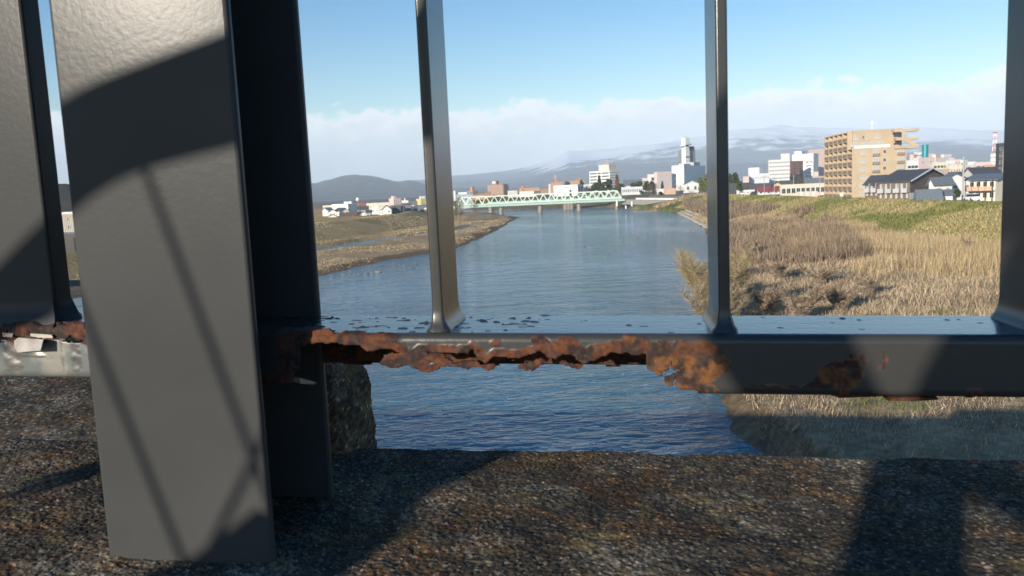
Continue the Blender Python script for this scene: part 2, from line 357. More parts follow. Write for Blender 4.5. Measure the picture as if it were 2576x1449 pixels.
# ================================================================== the bridge we stand on (local frame: a along the railing, b across, c up; origin at the lens)
S = 0.84; YAW = 0.128; GR = -0.024
E1 = np.array([cos(YAW), -sin(YAW), 0]); E2 = np.array([sin(YAW), cos(YAW), 0])
def LW(a, b, c):
    a, b, c = np.broadcast_arrays(np.asarray(a, float), np.asarray(b, float), np.asarray(c, float))
    return CAM + S * (a[..., None] * E1 + b[..., None] * E2 + c[..., None] * np.array([0, 0, 1.0]))
def slab_c(a): return -0.298 + GR * (np.asarray(a) + 0.36)
def grid_faces(n0, n1, wrap=False):
    i = np.arange((n0 - 1) * (n1 - (0 if wrap else 1))); k = n1 if wrap else n1 - 1
    r = i // k; c = i % k; c2 = (c + 1) % n1
    return np.stack([r * n1 + c, r * n1 + c2, (r + 1) * n1 + c2, (r + 1) * n1 + c], 1)

concrete_attr = mat('lichen_concrete_near', None, attr='Col', rough=0.9, scale=160, detail=3, bump=0.5, bscale=420, spec=0.25, bdist=0.001)
concrete = mat('lichen_concrete', (0.045, 0.04, 0.033), (0.15, 0.10, 0.05), rough=0.9, scale=14, detail=8, bump=0.7, bscale=110, bdist=0.006, mixpos=(0.4, 0.68))
asphalt = mat('asphalt', (0.045, 0.045, 0.047), (0.07, 0.07, 0.07), rough=0.9, scale=60, bump=0.3)
plain_conc = mat('plain_concrete', (0.28, 0.27, 0.25), (0.2, 0.19, 0.17), rough=0.85, scale=1.5)

def pebbles(u, v, n=1.0):
    """exposed aggregate: height and colour for surface coordinates in metres"""
    w1 = fbm(u * 90, v * 90, 2, 77) - 0.5; w2 = fbm(u * 90, v * 90, 2, 87) - 0.5
    f1, f2, i1 = cells((u + w1 * 0.004) / 0.0046, (v + w2 * 0.004) / 0.0046, 3)
    g1, g2, i2 = cells((u - w2 * 0.003) / 0.0022, (v + w1 * 0.003) / 0.0022, 11)
    dome1 = np.clip(1 - (f1 / 0.62) ** 2, 0, 1) ** 0.8; dome2 = np.clip(1 - (g1 / 0.62) ** 2, 0, 1)
    pres = sstep(i1, 0.3, 0.5)
    hgt = 0.0008 * dome1 * pres * (0.45 + 0.8 * i1) + 0.0007 * dome2 + 0.004 * (fbm(u * 30, v * 30, 3, 5) - 0.5) + 0.0012 * (fbm(u * 700, v * 700, 2, 6) - 0.5)
    pal = np.array([(0.034, 0.030, 0.026), (0.065, 0.055, 0.044), (0.020, 0.019, 0.019), (0.095, 0.082, 0.068), (0.05, 0.037, 0.022), (0.13, 0.118, 0.10), (0.03, 0.025, 0.02), (0.26, 0.235, 0.21)])
    idx = np.where(pres * dome1 > 0.25, (i1 * 977) % 1, (i2 * 631) % 1)
    k = np.searchsorted([0.2, 0.4, 0.58, 0.72, 0.84, 0.92, 0.982], idx)
    c = pal[k]
    och = fbm(u * 26, v * 26, 4, 15) ; och2 = vnoise(u * 260, v * 260, 19)
    t = (sstep(och, 0.50, 0.60) * sstep(och2, 0.30, 0.62))[..., None] * 0.75
    c = c * (1 - t) + np.array((0.135, 0.068, 0.016)) * (0.45 + 0.9 * idx[..., None]) * t
    lg = (sstep(fbm(u * 17 + 4, v * 17, 4, 25), 0.54, 0.62) * sstep(vnoise(u * 340, v * 340, 29), 0.42, 0.66))[..., None] * 0.75
    c = c * (1 - lg) + np.array((0.21, 0.205, 0.185)) * lg
    lc = (sstep(fbm(u * 40 + 9, v * 40, 2, 35), 0.72, 0.76))[..., None] * 0.5
    c = c * (1 - lc) + np.array((0.17, 0.14, 0.06)) * lc
    c = c * .6 + np.array((.050, .046, .040)) * .4 * (.7 + .6 * fbm(u * 55, v * 55, 3, 95))[..., None]; rs = _hash(np.round(u * 90000), np.round(v * 90000), 123)[..., None]; c = c * (.45 + 1.1 * rs) + np.where(rs > .972, 1, 0) * np.array((.20, .19, .17)); c = c * (np.array((1.22, 1.10, 0.92)) * (.30 + 1.45 * fbm(u * 9, v * 9, 4, 98))[..., None]); return hgt * n, c

# --- near kerb: dense top with rounded far edge
aa = np.arange(-0.98, 0.52, 0.00155); bb = np.arange(0.50, 0.899, 0.00145)
arc = np.linspace(0, pi / 2, 12)[1:]; rr = 0.014
pb = np.concatenate([bb, 0.899 + rr * np.sin(arc), np.full(40, 0.899 + rr)])
pc = np.concatenate([np.zeros(len(bb)), -rr + rr * np.cos(arc), -rr - np.geomspace(0.002, 0.5, 40)])
nb_ = np.concatenate([np.zeros(len(bb)), np.sin(arc), np.ones(40)]); nc_ = np.sqrt(1 - nb_ ** 2)
ps = np.concatenate([bb, 0.899 + rr * arc, 0.899 + rr * pi / 2 + np.geomspace(0.002, 0.5, 40)])
A, PB = np.meshgrid(aa, pb, indexing='ij'); PC = np.broadcast_to(pc, A.shape); PS = np.broadcast_to(ps, A.shape)
hg, cc = pebbles(A, PS)
chip = (fbm(A * 22, A * 0 + 3.3, 3, 61) - 0.5) * 0.012 * sstep(PB, 0.86, 0.91)
B_ = PB + nb_ * hg + chip; Cc = PC + nc_ * hg + slab_c(A) - np.abs(chip) * 0.3
me = mesh('bridge_kerb', LW(A, B_, Cc).reshape(-1, 3), grid_faces(*A.shape)[:, ::-1].copy(), concrete_attr, smooth=True)
vcol(me, cc.reshape(-1, 3))
tag(obj('bridge_kerb', me), kind='structure')

def lbox(mb, a0, a1, b0, b1, c0, c1, m=0, shear=True):
    P = [(a0, b0, c0), (a1, b0, c0), (a1, b1, c0), (a0, b1, c0), (a0, b0, c1), (a1, b0, c1), (a1, b1, c1), (a0, b1, c1)]
    V = [LW(a, b, c + (GR * a if shear else 0)) for a, b, c in P]
    return mb.add(V, [(0, 3, 2, 1), (4, 5, 6, 7), (0, 1, 5, 4), (1, 2, 6, 5), (2, 3, 7, 6), (3, 0, 4, 7)], m)
K0 = -0.298 + GR * 0.36
k = MB(); lbox(k, -0.98, 0.52, 0.36, 0.4995, K0 - .6, K0 - 0.001); lbox(k, 0.521, 60, 0.36, 0.912, K0 - 0.6, K0); lbox(k, -0.981, -3, 0.36, 0.90, K0 - .6, K0); lbox(k, -7.5, -60, 0.36, 0.912, K0 - .6, K0)
tag(k.build('kerb_run', concrete), kind='structure')
k = MB(); lbox(k, -60, 60, -11.5, 0.88, K0 - 1.2, K0 - 0.61)
tag(k.build('bridge_deck', plain_conc), kind='structure')
k = MB(); lbox(k, -60, 60, -3.2, 0.359, K0 - 0.60, K0 - 0.085)
tag(k.build('walkway', asphalt), kind='structure')
k = MB(); lbox(k, -60, 60, -11.2, -3.21, K0 - 0.60, K0 - 0.25)
tag(k.build('road', asphalt), kind='structure')
k = MB()
for b0 in (-9.5, -6.5, -3.5, -0.6): lbox(k, -60, 60, b0, b0 + 0.5, K0 - 2.8, K0 - 1.21)
tag(k.build('bridge_girders', plain_conc), kind='structure')

# --- raised rounded kerb of the look-out bay beyond the post
def rounded_block(a0, a1, b0, b1, c0, c1, r, st):
    faces = []; V = []; Fc = []; U = []
    def patch(o, u, v, nu, nv, key):
        n = sum(len(q) for q in V)
        s, t = np.meshgrid(np.linspace(0, 1, nu), np.linspace(0, 1, nv), indexing='ij')
        P = np.array(o) + s[..., None] * np.array(u) + t[..., None] * np.array(v)
        lo = np.array([a0 + r, b0 + r, c0 - 1]); hi = np.array([a1 - r, b1 - r, c1 - r])
        I = np.clip(P, lo, hi); D = P - I; L = np.linalg.norm(D, axis=-1, keepdims=True); Nn = np.where(L > 1e-9, D / np.maximum(L, 1e-9), 0)
        Q = I + Nn * r
        fade = 1.0
        if key == 0: uu, vv = P[..., 0], P[..., 1]
        elif key == 1: uu, vv = P[..., 0], b0 + P[..., 2] - c1; fade = sstep(np.minimum(a1 - P[..., 0], P[..., 0] - a0), 0, .03)
        else: sg = 1 if o[0] == a1 else -1; uu, vv = o[0] + sg * (c1 - P[..., 2]), P[..., 1]; fade = sstep(P[..., 1] - b0, 0, .03)
        fade = np.maximum(fade, sstep(P[..., 2], c1 - .03, c1)) if key else fade
        hg, cc = pebbles(uu, vv, 1.6); bump_ = (fbm(uu * 14, vv * 14, 3, 8) - 0.5) * 0.02; hg = hg * fade; bump_ = bump_ * fade
        Q = Q + Nn * (hg + bump_)[..., None]
        V.append(LW(Q[..., 0], Q[..., 1], Q[..., 2]).reshape(-1, 3)); Fc.append(grid_faces(nu, nv) + n); U.append(cc.reshape(-1, 3))
    na, nb2, nc2 = int((a1 - a0) / st), int((b1 - b0) / st / 1.5), int((c1 - c0) / st)
    patch((a0, b0, c1), (a1 - a0, 0, 0), (0, b1 - b0, 0), na, nb2, 0)
    patch((a0, b0, c0), (a1 - a0, 0, 0), (0, 0, c1 - c0), na, nc2, 1)
    patch((a1, b0, c0), (0, b1 - b0, 0), (0, 0, c1 - c0), nb2, nc2, 2)
    patch((a0, b0, c0), (0, b1 - b0, 0), (0, 0, c1 - c0), nb2, nc2, 2)
    return np.concatenate(V), np.concatenate(Fc), np.concatenate(U)
V, Fq, U = rounded_block(-0.59, -0.312, 0.838, 1.03, -0.75, -0.172, 0.082, 0.0026)
me = mesh('bay_kerb', V, Fq, concrete_attr, smooth=True); vcol(me, U); tag(obj('bay_kerb', me), kind='structure')
pl_ = [(-7.4, .912), (-0.70, .912), (-0.70, 1.032), (-1.62, 2.2), (-1.62, 3.0), (-7.4, 3.0)]; n = len(pl_)
k = MB(); k.add([LW(a, b, K0 - .03 + GR * a) for a, b in pl_] + [LW(a, b, K0 - .6 + GR * a) for a, b in pl_], [tuple(range(n)), tuple(range(n, 2 * n))[::-1]] + [(i, i + n, (i + 1) % n + n, (i + 1) % n) for i in range(n)])
tag(k.build('bay_floor', concrete), kind='structure')

ab_ = np.arange(-1.45, -0.58, 0.0028); bb2 = np.arange(0.905, 1.9, 0.0034); A, Bq = np.meshgrid(ab_, bb2, indexing='ij'); hg, cc = pebbles(A + 5.3, Bq)
Bs = 0.60 + (A + 1.0) * 0 + Bq * 0; keepm = (A < -0.655 - np.clip(Bq - 1.04, 0, 9) * .84)
f_ = grid_faces(*A.shape)[:, ::-1]; km = keepm.ravel(); f_ = f_[km[f_].all(1)]
me = mesh('bay_edge', LW(A, Bq, slab_c(A) + hg - .004).reshape(-1, 3), f_.copy(), concrete_attr, smooth=True); vcol(me, cc.reshape(-1, 3)); tag(obj('bay_edge', me), kind='structure')
# ------------------------------------------------------------------ painted and rusted steel
def steel_material(name, rough_scale=1.0, paint_bump=0.15, bscale=160):
    m = bpy.data.materials.new(name); m.use_nodes = True; t = m.node_tree; b = t.nodes['Principled BSDF']
    a = t.nodes.new('ShaderNodeAttribute'); a.attribute_name = 'Col'; r = t.nodes.new('ShaderNodeAttribute'); r.attribute_name = 'Rgh'
    sp = t.nodes.new('ShaderNodeSeparateColor'); t.links.new(r.outputs['Color'], sp.inputs[0])
    t.links.new(a.outputs['Color'], b.inputs['Base Color']); t.links.new(sp.outputs[0], b.inputs['Roughness']); t.links.new(sp.outputs[1], b.inputs['Metallic'])
    co = t.nodes.new('ShaderNodeTexCoord'); nz = t.nodes.new('ShaderNodeTexNoise'); nz.inputs['Scale'].default_value = bscale; nz.inputs['Detail'].default_value = 3
    t.links.new(co.outputs['Object'], nz.inputs['Vector']); bp = t.nodes.new('ShaderNodeBump'); bp.inputs['Distance'].default_value = 0.0012
    mr = t.nodes.new('ShaderNodeMath'); mr.operation = 'MULTIPLY_ADD'; t.links.new(sp.outputs[2], mr.inputs[0]); mr.inputs[1].default_value = 0.7; mr.inputs[2].default_value = paint_bump
    t.links.new(mr.outputs[0], bp.inputs['Strength']); t.links.new(nz.outputs[0], bp.inputs['Height']); t.links.new(bp.outputs[0], b.inputs['Normal'])
    return m
rusty_steel = steel_material('rusted_painted_steel')
PAINT = (0.036, 0.036, 0.0345)
def paint_mat(name, rough, bump, bscale, dist, c1=PAINT, c2=None, spec_=0.5):
    return mat(name, c1, c2 or tuple(v * 1.12 for v in c1), rough=rough, scale=9, detail=6, bump=bump, bscale=bscale, bdist=dist, spec=spec_)
post_paint = paint_mat('post_paint', 0.27, 0.13, 230, 0.0007, (0.050, 0.052, 0.052), (0.060, 0.061, 0.060), 0.08)
bar_paint = paint_mat('bar_paint', 0.26, 0.10, 120, 0.0010)

RAIL_TOP = -0.1209     # at a = 0
def rail_mesh(name, a0, a1, da, missing, color, b0=0.65, b1=0.755, c1=RAIL_TOP, hgt=0.05, r=0.0065, along_b=False, thick=0.0032):
    P = []; Nn = []; T = []
    def arcp(cb, cc, t0, t1, n, tag_):
        for t in np.linspace(t0, t1, n):
            P.append((cb + r * cos(t), cc + r * sin(t))); Nn.append((cos(t), sin(t))); T.append(tag_)
    def line(p, q, n, nn, tag_):
        for s in np.linspace(0, 1, n + 2)[1:-1]:
            P.append((p[0] + (q[0] - p[0]) * s, p[1] + (q[1] - p[1]) * s)); Nn.append(nn); T.append(tag_)
    c0 = c1 - hgt; st = 0.0014
    arcp(b1 - r, c1 - r, 0, pi / 2, 5, 1); line((b1 - r, c1), (b0 + r, c1), int((b1 - b0) / (2.2 * st)), (0, 1), 1)      # top
    arcp(b0 + r, c1 - r, pi / 2, pi, 8, 2); line((b0, c1 - r), (b0, c0 + r), int(hgt / st), (-1, 0), 2)                       # front
    arcp(b0 + r, c0 + r, pi, 1.5 * pi, 6, 3); line((b0 + r, c0), (b1 - r, c0), int((b1 - b0) / (2.2 * st)), (0, -1), 4)     # bottom
    arcp(b1 - r, c0 + r, 1.5 * pi, 2 * pi, 5, 5); line((b1, c0 + r), (b1, c1 - r), int(hgt / (1.5 * st)), (1, 0), 5)          # rear
    P = np.array(P); Nn = np.array(Nn); T = np.array(T)
    A = np.arange(a0, a1, da); na, npn = len(A), len(P)
    Ag = np.repeat(A[:, None], npn, 1); Bg = np.broadcast_to(P[:, 0], Ag.shape); Cg = np.broadcast_to(P[:, 1], Ag.shape) + GR * Ag
    W = LW(Ag, Bg, Cg); px, py = project(W); Tg = np.broadcast_to(T, Ag.shape)
    colr, rgh, disp, rust = color(Ag, Bg, Cg, px, py, Tg)
    W = W + (disp * S)[..., None] * (Nn[None, :, 0, None] * E2 + Nn[None, :, 1, None] * np.array([0, 0, 1.0]))
    f = grid_faces(na, npn, True)
    miss = missing(Ag, Bg, Cg, px, py, Tg).ravel()
    keep = miss[f].sum(1) < 3
    W = W.reshape(-1, 3)
    me = mesh(name, W, f[keep], rusty_steel, smooth=True)
    vcol(me, colr.reshape(-1, 3)); vcol(me, rgh.reshape(-1, 3), 'Rgh')
    return me
def nz2(a, c, s, k, o=3): return fbm(a * k + 11, c * k + 5, o, s)
RUST1 = np.array((0.115, 0.036, 0.012)); RUST2 = np.array((0.038, 0.017, 0.011)); RUST3 = np.array((0.20, 0.074, 0.012)); RUST4 = np.array((0.045, 0.034, 0.028))
def rust_colour(a, c):
    n = nz2(a, c, 70, 150, 4)[..., None]; m = nz2(a, c, 80, 420, 3)[..., None]; q = nz2(a, c, 90, 85, 3)[..., None]
    v = RUST1 * (1 - sstep(n, .42, .62)) + RUST3 * sstep(n, .42, .62)
    v = v * (1 - sstep(q, .5, .62)) + RUST2 * sstep(q, .5, .62)
    g = sstep(m, .58, .7) * 0.7
    lf = sstep(a, 0.03, -0.03)[..., None]; v = v * (1 - lf) + v * np.array((.72, .56, .62)) * lf
    return (v * (1 - g) + RUST4 * g) * (0.12 + 1.15 * m)

def PL(fn, pts): return [fn(*p) for p in pts]
M1 = PL(R3, [(330, 1600), (345, 640), (400, 640), (415, 560), (420, 430), (385, 405), (520, 375), (640, 360), (830, 380), (985, 385), (1040, 440), (1100, 460), (1230, 445), (1280, 432), (1380, 460), (1395, 472), (1300, 482), (1250, 500), (1230, 550), (1190, 592), (1330, 597), (1450, 602), (1530, 607), (1570, 632), (1620, 642), (1720, 642), (1780, 612), (1890, 602), (1900, 582), (1980, 607), (2040, 617), (2080, 602), (2200, 607), (2250, 638), (2275, 640), (2300, 602), (2305, 1600)])
MB_ = PL(R3, [(1570, 478), (1700, 462), (1820, 445), (1860, 470), (2000, 465), (2050, 470), (2090, 420), (2120, 440), (2125, 490), (2150, 540), (2220, 562), (2300, 512), (2312, 560), (2300, 590), (2210, 585), (2110, 560), (2060, 545), (1900, 572), (1830, 532), (1800, 487)])
M2 = PL(R4, [(-116, 1600), (-116, 500), (0, 500), (120, 515), (240, 480), (320, 450), (370, 500), (480, 540), (540, 490), (640, 500), (700, 560), (760, 592), (830, 545), (900, 520), (960, 505), (990, 455), (1160, 465), (1180, 480), (1300, 490), (1370, 485), (1372, 620), (1440, 690), (1500, 705), (1530, 715), (1550, 795), (1640, 790), (1720, 820), (1820, 830), (1890, 885), (1890, 1600)])
F1 = PL(R4, [(110, 600), (230, 560), (360, 535), (350, 590), (300, 600), (270, 640), (180, 635)]); F2 = PL(R4, [(500, 580), (560, 560), (690, 590), (760, 600), (700, 622), (560, 605)])
CR1 = PL(R4, [(1480, 700), (1510, 635), (1560, 670), (1590, 560), (1615, 570), (1600, 650), (1730, 615), (1735, 650), (1570, 712)])
CR2 = PL(R4, [(1610, 800), (1600, 760), (1655, 710), (1640, 760)])
R2P = PL(R4, [(880, 620), (890, 372), (1140, 345), (1195, 420), (1260, 372), (1440, 350), (1600, 352), (1900, 355), (2010, 372), (2080, 460), (2165, 590), (2110, 670), (2000, 750), (1870, 800), (1830, 1200), (1300, 1200)])
R3P = PL(R5, [(1190, 405), (1245, 440), (1210, 620), (1150, 700), (1000, 750), (900, 790), (690, 780), (720, 680), (780, 650), (830, 570), (950, 490)])
R4P = PL(R5, [(1370, 395), (1400, 400), (1420, 470), (1400, 560), (1330, 560), (1330, 530), (1375, 510)])
def jag(px, py): return px + (fbm(px * .05, py * .05, 3, 4) - .5) * 16, py + (fbm(px * .05, py * .05, 3, 14) - .5) * 14
def miss_main(a, b, c, px, py, T):
    x, y = jag(px, py)
    fr = (inpoly(x, y, M1) | inpoly(x, y, MB_) | inpoly(x, y, M2) | inpoly(x, y, CR1) | inpoly(px, py, CR2)) & ~inpoly(x, y, F1) & ~inpoly(x, y, F2)
    fr &= (T == 2) | (T == 3)
    bot = (T == 4) & (a < 0.055 + 0.02 * (vnoise(b * 60, b * 0, 3)))
    bot |= (T == 3) & (a < 0.035)
    hole4 = (T == 4) & (a > 0.055) & (b < 0.668 + 0.01 * vnoise(a * 50, a * 0, 8)) & (vnoise(a * 30, a * 0, 5) > 0.55)
    cb = c - GR * a
    rear = (T == 5) & (a < 0.06) & (cb < RAIL_TOP - 0.05 + 0.005 * fbm(a * 70, a * 0, 3, 44))
    return fr | bot | hole4 | rear
def edge_near(mask, k):
    m = mask.copy()
    for _ in range(k):
        n = m.copy(); n[1:] |= m[:-1]; n[:-1] |= m[1:]; n[:, 1:] |= m[:, :-1]; n[:, :-1] |= m[:, 1:]; m = n
    return m
def color_main(a, b, c, px, py, T):
    miss = miss_main(a, b, c, px, py, T)
    x, y = jag(px, py)
    near = edge_near(miss & (T < 4), 6).astype(float)
    near = np.where(fbm(a * 40, c * 40, 2, 90) > .52, edge_near(miss & (T < 4), 13).astype(float), near)
    ru = np.maximum(near * (T < 4), (inpoly(x, y, R2P) | inpoly(x, y, R3P) | inpoly(px, py, R4P)) * (T == 2) * 1.0)
    lft = inpoly(x, y, PL(R3, [(200, 240), (640, 225), (760, 290), (1000, 300), (1060, 330), (1230, 350), (1460, 365), (1480, 800), (200, 800)]))
    ru = np.maximum(ru, lft * (T <= 2))
    ru = np.maximum(ru, ((T == 3) & (fbm(a * 25, a * 0, 3, 66) > .56)) * 1.0)
    ru = np.maximum(ru, ((T >= 4) * 1.0))
    lowr = (T == 2) & (c - GR * a < RAIL_TOP - 0.041) & (a > 0.05) & (fbm(a * 30, c * 60, 2, 67) > .64); ru = np.maximum(ru, lowr * 1.0)
    fl = fbm(a * 75, b * 210, 3, 55); flk = (T == 1) & (fl > np.where(a < -0.06, 0.72, 0.83)); ru = np.maximum(ru, flk * 1.0)
    paint = np.array(PAINT) * (0.92 + 0.16 * fbm(a * 20, b * 20 + c * 20, 3, 33))[..., None]
    cl = paint * (1 - ru[..., None]) + rust_colour(a, c + b) * ru[..., None]
    cl = np.where(flk[..., None], rust_colour(a, b) * 0.5, cl)
    rg = np.zeros(cl.shape); rg[..., 0] = np.where(ru > .5, 0.85, np.where(T == 1, 0.17, 0.33)); rg[..., 2] = ru
    edge = edge_near(ru > .5, 3) & (ru < .5) & (T == 2)
    disp = ru * np.where(inpoly(px, py, R3P) | inpoly(px, py, R4P), .25, 1) * (fbm(a * 120, (b + c) * 120, 3, 12) - 0.4) * 0.0026 * (T <= 3) + edge * 0.0 + (T == 1) * (fbm(a * 18, b * 260, 2, 13) - .5) * 0.00012
    disp = disp - (inpoly(px, py, R3P) | inpoly(px, py, R4P)) * (T == 2) * 0.0001
    return cl, rg, disp, ru

post_base = LW(-0.361, 0.676, slab_c(-0.361))
rail_root = root('bridge_railing', post_base, 0, 'dark grey painted steel railing with rust-eaten bottom rail above lichen-covered kerb', 'railing')
def child(name, me, parent=rail_root, base=post_base):
    o = obj(name, me, parent); me.transform(Matrix.Translation(Vector(-base))); return o
def wn(o):
    o.data.polygons.foreach_set('use_smooth', np.ones(len(o.data.polygons), bool)); o.data.set_sharp_from_angle(angle=radians(50))
    md = o.modifiers.new('normals', 'WEIGHTED_NORMAL'); md.keep_sharp = True; md.weight = 100; return o
def solidify(o, t=0.0026):
    md = o.modifiers.new('thickness', 'SOLIDIFY'); md.thickness = t; md.offset = -1
br = child('bottom_rail', rail_mesh('bottom_rail', -0.3575, 0.44, 0.0014, miss_main, color_main)); solidify(br); br['label'] = 'bottom rail eaten through by orange rust with ragged holes'

def miss_left(a, b, c, px, py, T): return ((T == 2) & (fbm(a * 90, c * 160, 3, 17) > .63) & (c - GR * a > LEFT_TOP - 0.018)) | (a > 9)
LEFT_TOP = -0.1120
def color_left(a, b, c, px, py, T):
    cb = c - GR * a
    d = LEFT_TOP - cb
    n = fbm(a * 60, c * 60, 3, 27)
    ru = ((T == 2) & (d < 0.012 + 0.012 * n)) * 1.0
    streak = (T == 2) & (fbm(a * 45, a * 0 + 2, 3, 28) > 0.60) & (d > .01); ru = np.maximum(ru, streak * 0.45)
    zinc = mixc((0.19, 0.185, 0.165), (0.10, 0.115, 0.115), sstep(fbm(a * 50, c * 50, 3, 37), .4, .65)[..., None])
    cl = np.where((T == 1)[..., None], np.array(PAINT), zinc); cl = cl * (1 - ru[..., None]) + rust_colour(a, c) * ru[..., None]
    rg = np.zeros(cl.shape); rg[..., 0] = np.where(ru > .5, .85, np.where(T == 1, .2, .38)); rg[..., 1] = np.where((T == 2) & (ru < .4), 0.35, 0); rg[..., 2] = ru
    blister = np.clip(fbm(a * 38, c * 38, 2, 47) - .56, 0, 1) * 0.010 * (T == 2) * (d < .03)
    return cl, rg, ru * (fbm(a * 160, c * 160, 3, 29) - .45) * .003 + blister, ru
lr = child('bottom_rail', rail_mesh('left_bottom_rail', -0.606, -0.3645, 0.0016, miss_left, color_left, c1=LEFT_TOP, hgt=0.0505)); solidify(lr); lr['label'] = 'short bottom rail stripped to bare zinc with rusted upper edge'
# a peeled flake of silvery paint on the short rail
def sheet(pts, base, mats, name, thick=0.001):
    V = [LW(*p) for p in pts]; n = len(V); off = np.array(E2) * thick
    vv = V + [v + off for v in V]
    ff = [tuple(range(n)), tuple(range(n, 2 * n))[::-1]] + [(i, (i + 1) % n, (i + 1) % n + n, i + n) for i in range(n)]
    return child(name, mesh(name, vv, ff, mats))
def locb(x, y, b):
    r = ray(x, y); t = b / (r @ E2); P = r * t; return (P @ E1, b, P[2])
zinc_m = mat('bare_zinc', (0.40, 0.37, 0.34), (0.26, 0.23, 0.20), rough=0.4, metal=0.35, scale=70, bump=0.12, bdist=0.0008)
zl = zoomer(0, 1040, 420 / 1217)
sheet([locb(*zl(x, y), b) for x, y, b in [(150, 690, .6485), (200, 655, .648), (330, 660, .648), (468, 680, .640), (440, 795, .638), (330, 805, .642), (190, 815, .646), (160, 770, .6475)]], None, zinc_m, 'paint_flake')
sheet([locb(*zl(x, y), .6475) for x, y in [(330, 610), (560, 625), (575, 660), (420, 655), (330, 640)]], None, zinc_m, 'paint_flake')
sheet([locb(*zl(x, y), .647) for x, y in [(20, 600), (140, 610), (130, 650), (30, 645)]], None, zinc_m, 'paint_flake')
# torn curl of metal inside the post channel and hanging scale under the right rail
rust_plain = mat('rust_plain', tuple(RUST1), tuple(RUST2), rough=0.9, scale=120, bump=0.6, bdist=0.002)
sheet([locb(*R3(x, y), b) for x, y, b in [(340, 700, .70), (420, 715, .70), (500, 735, .705), (580, 765, .71), (560, 782, .71), (430, 770, .70), (350, 745, .70)]], None, zinc_m, 'torn_metal', 0.002)
sheet([locb(*R3(x, y), .652) for x, y in [(310, 320), (600, 250), (700, 240), (760, 290), (600, 330), (350, 400), (415, 560), (400, 640), (335, 410)]], None, rust_plain, 'rust_scale', 0.003)
sheet([locb(*R5(x, y), .66) for x, y in [(1420, 818), (1480, 795), (1600, 790), (1850, 795), (1850, 812), (1620, 826), (1480, 822)]], None, rust_plain, 'rust_scale', 0.012)
sheet([locb(*R5(x, y), .656) for x, y in [(930, 772), (1400, 775), (1380, 785), (1200, 790), (1020, 798)]], None, rust_plain, 'rust_scale', 0.010)

# --- bars
def rrect(w, d, r, n=4, grow=0.0):
    w2, d2 = w / 2 + grow, d / 2 + grow; r = r + grow; pts = []
    for cx, cy, t0 in ((w2 - r, d2 - r, 0), (-w2 + r, d2 - r, pi / 2), (-w2 + r, -d2 + r, pi), (w2 - r, -d2 + r, 1.5 * pi)):
        for i in range(n + 1):
            t = t0 + pi / 2 * i / n; pts.append((cx + r * cos(t), cy + r * sin(t)))
    return pts
def bar_mesh(name, a, b, w, d, r, c0, c1, flare, seed=0, m=bar_paint):
    V = []; F = []; n = None
    for h, g in [(-0.004, flare * 1.25), (0.0015, flare), (0.004, flare * .62), (0.008, flare * .32), (0.013, flare * .12), (0.019, 0.0), (0.04, 0.0), (c1 - c0, 0.0)]:
        prof = rrect(w, d, r, 4, g); n = len(prof)
        for i, (x, y) in enumerate(prof):
            wob = (mnoise.noise((i * 0.9 + seed, h * 60, seed)) * 0.0022 if 0 < g else 0)
            V.append(LW(a + x * (1 + wob * 40 * (g > 0)), b + y, c0 + h + wob))
    k = len(V) // n
    for j in range(k - 1):
        for i in range(n): F.append((j * n + i, j * n + (i + 1) % n, (j + 1) * n + (i + 1) % n, (j + 1) * n + i))
    F.append(tuple(range((k - 1) * n, k * n)))
    return mesh(name, V, F, m, smooth=True)
TOPC = 0.80
for i, a in enumerate((-0.1511, 0.0897, 0.3375)):
    wn(child('bar', bar_mesh('bar', a, 0.7015, 0.0094, 0.0725, 0.0020, RAIL_TOP + GR * a, TOPC, 0.006, i)))
for a in (0.575, 0.815, 1.055):
    wn(child('bar', bar_mesh('bar', a, 0.7015, 0.0094, 0.0725, 0.0020, RAIL_TOP + GR * a, TOPC, 0.006, 5)))
wb = child('corner_bar', bar_mesh('corner_bar', -0.5545, 0.6735, 0.1010, 0.025, 0.003, LEFT_TOP + GR * -0.55, TOPC, 0.007, 9, post_paint)); wn(wb); wb['label'] = 'wide flat corner bar standing on the short rail'
# --- H-section post
pr = child('post', None) if False else None
def plate(name, a0, a1, b0, b1, c0, c1, r):
    V = []; F = []; prof = rrect(a1 - a0, b1 - b0, r, 3); n = len(prof); ca, cb = (a0 + a1) / 2, (b0 + b1) / 2
    for c in (c0, c1):
        for x, y in prof: V.append(LW(ca + x, cb + y, c))
    F = [(i, (i + 1) % n, n + (i + 1) % n, n + i) for i in range(n)] + [tuple(range(n))[::-1], tuple(range(n, 2 * n))]
    me = mesh(name, V, F, post_paint)
    return me
fl = child('post', plate('post', -0.4346, -0.2872, 0.600, 0.610, slab_c(-.36) - 0.02, 0.86, 0.0035)); wn(fl); fl['label'] = 'wide grey H-section post'
for nme, args in (('web', (-0.3645, -0.3575, 0.6102, 0.7418, slab_c(-.36) - 0.02, 0.86, 0.0008)), ('rear_flange', (-0.4346, -0.2872, 0.742, 0.752, slab_c(-.36) - 0.02, 0.86, 0.0035))):
    m_ = plate(nme, *args); m_.transform(Matrix.Translation(Vector(-post_base))); wn(obj(nme, m_, fl))
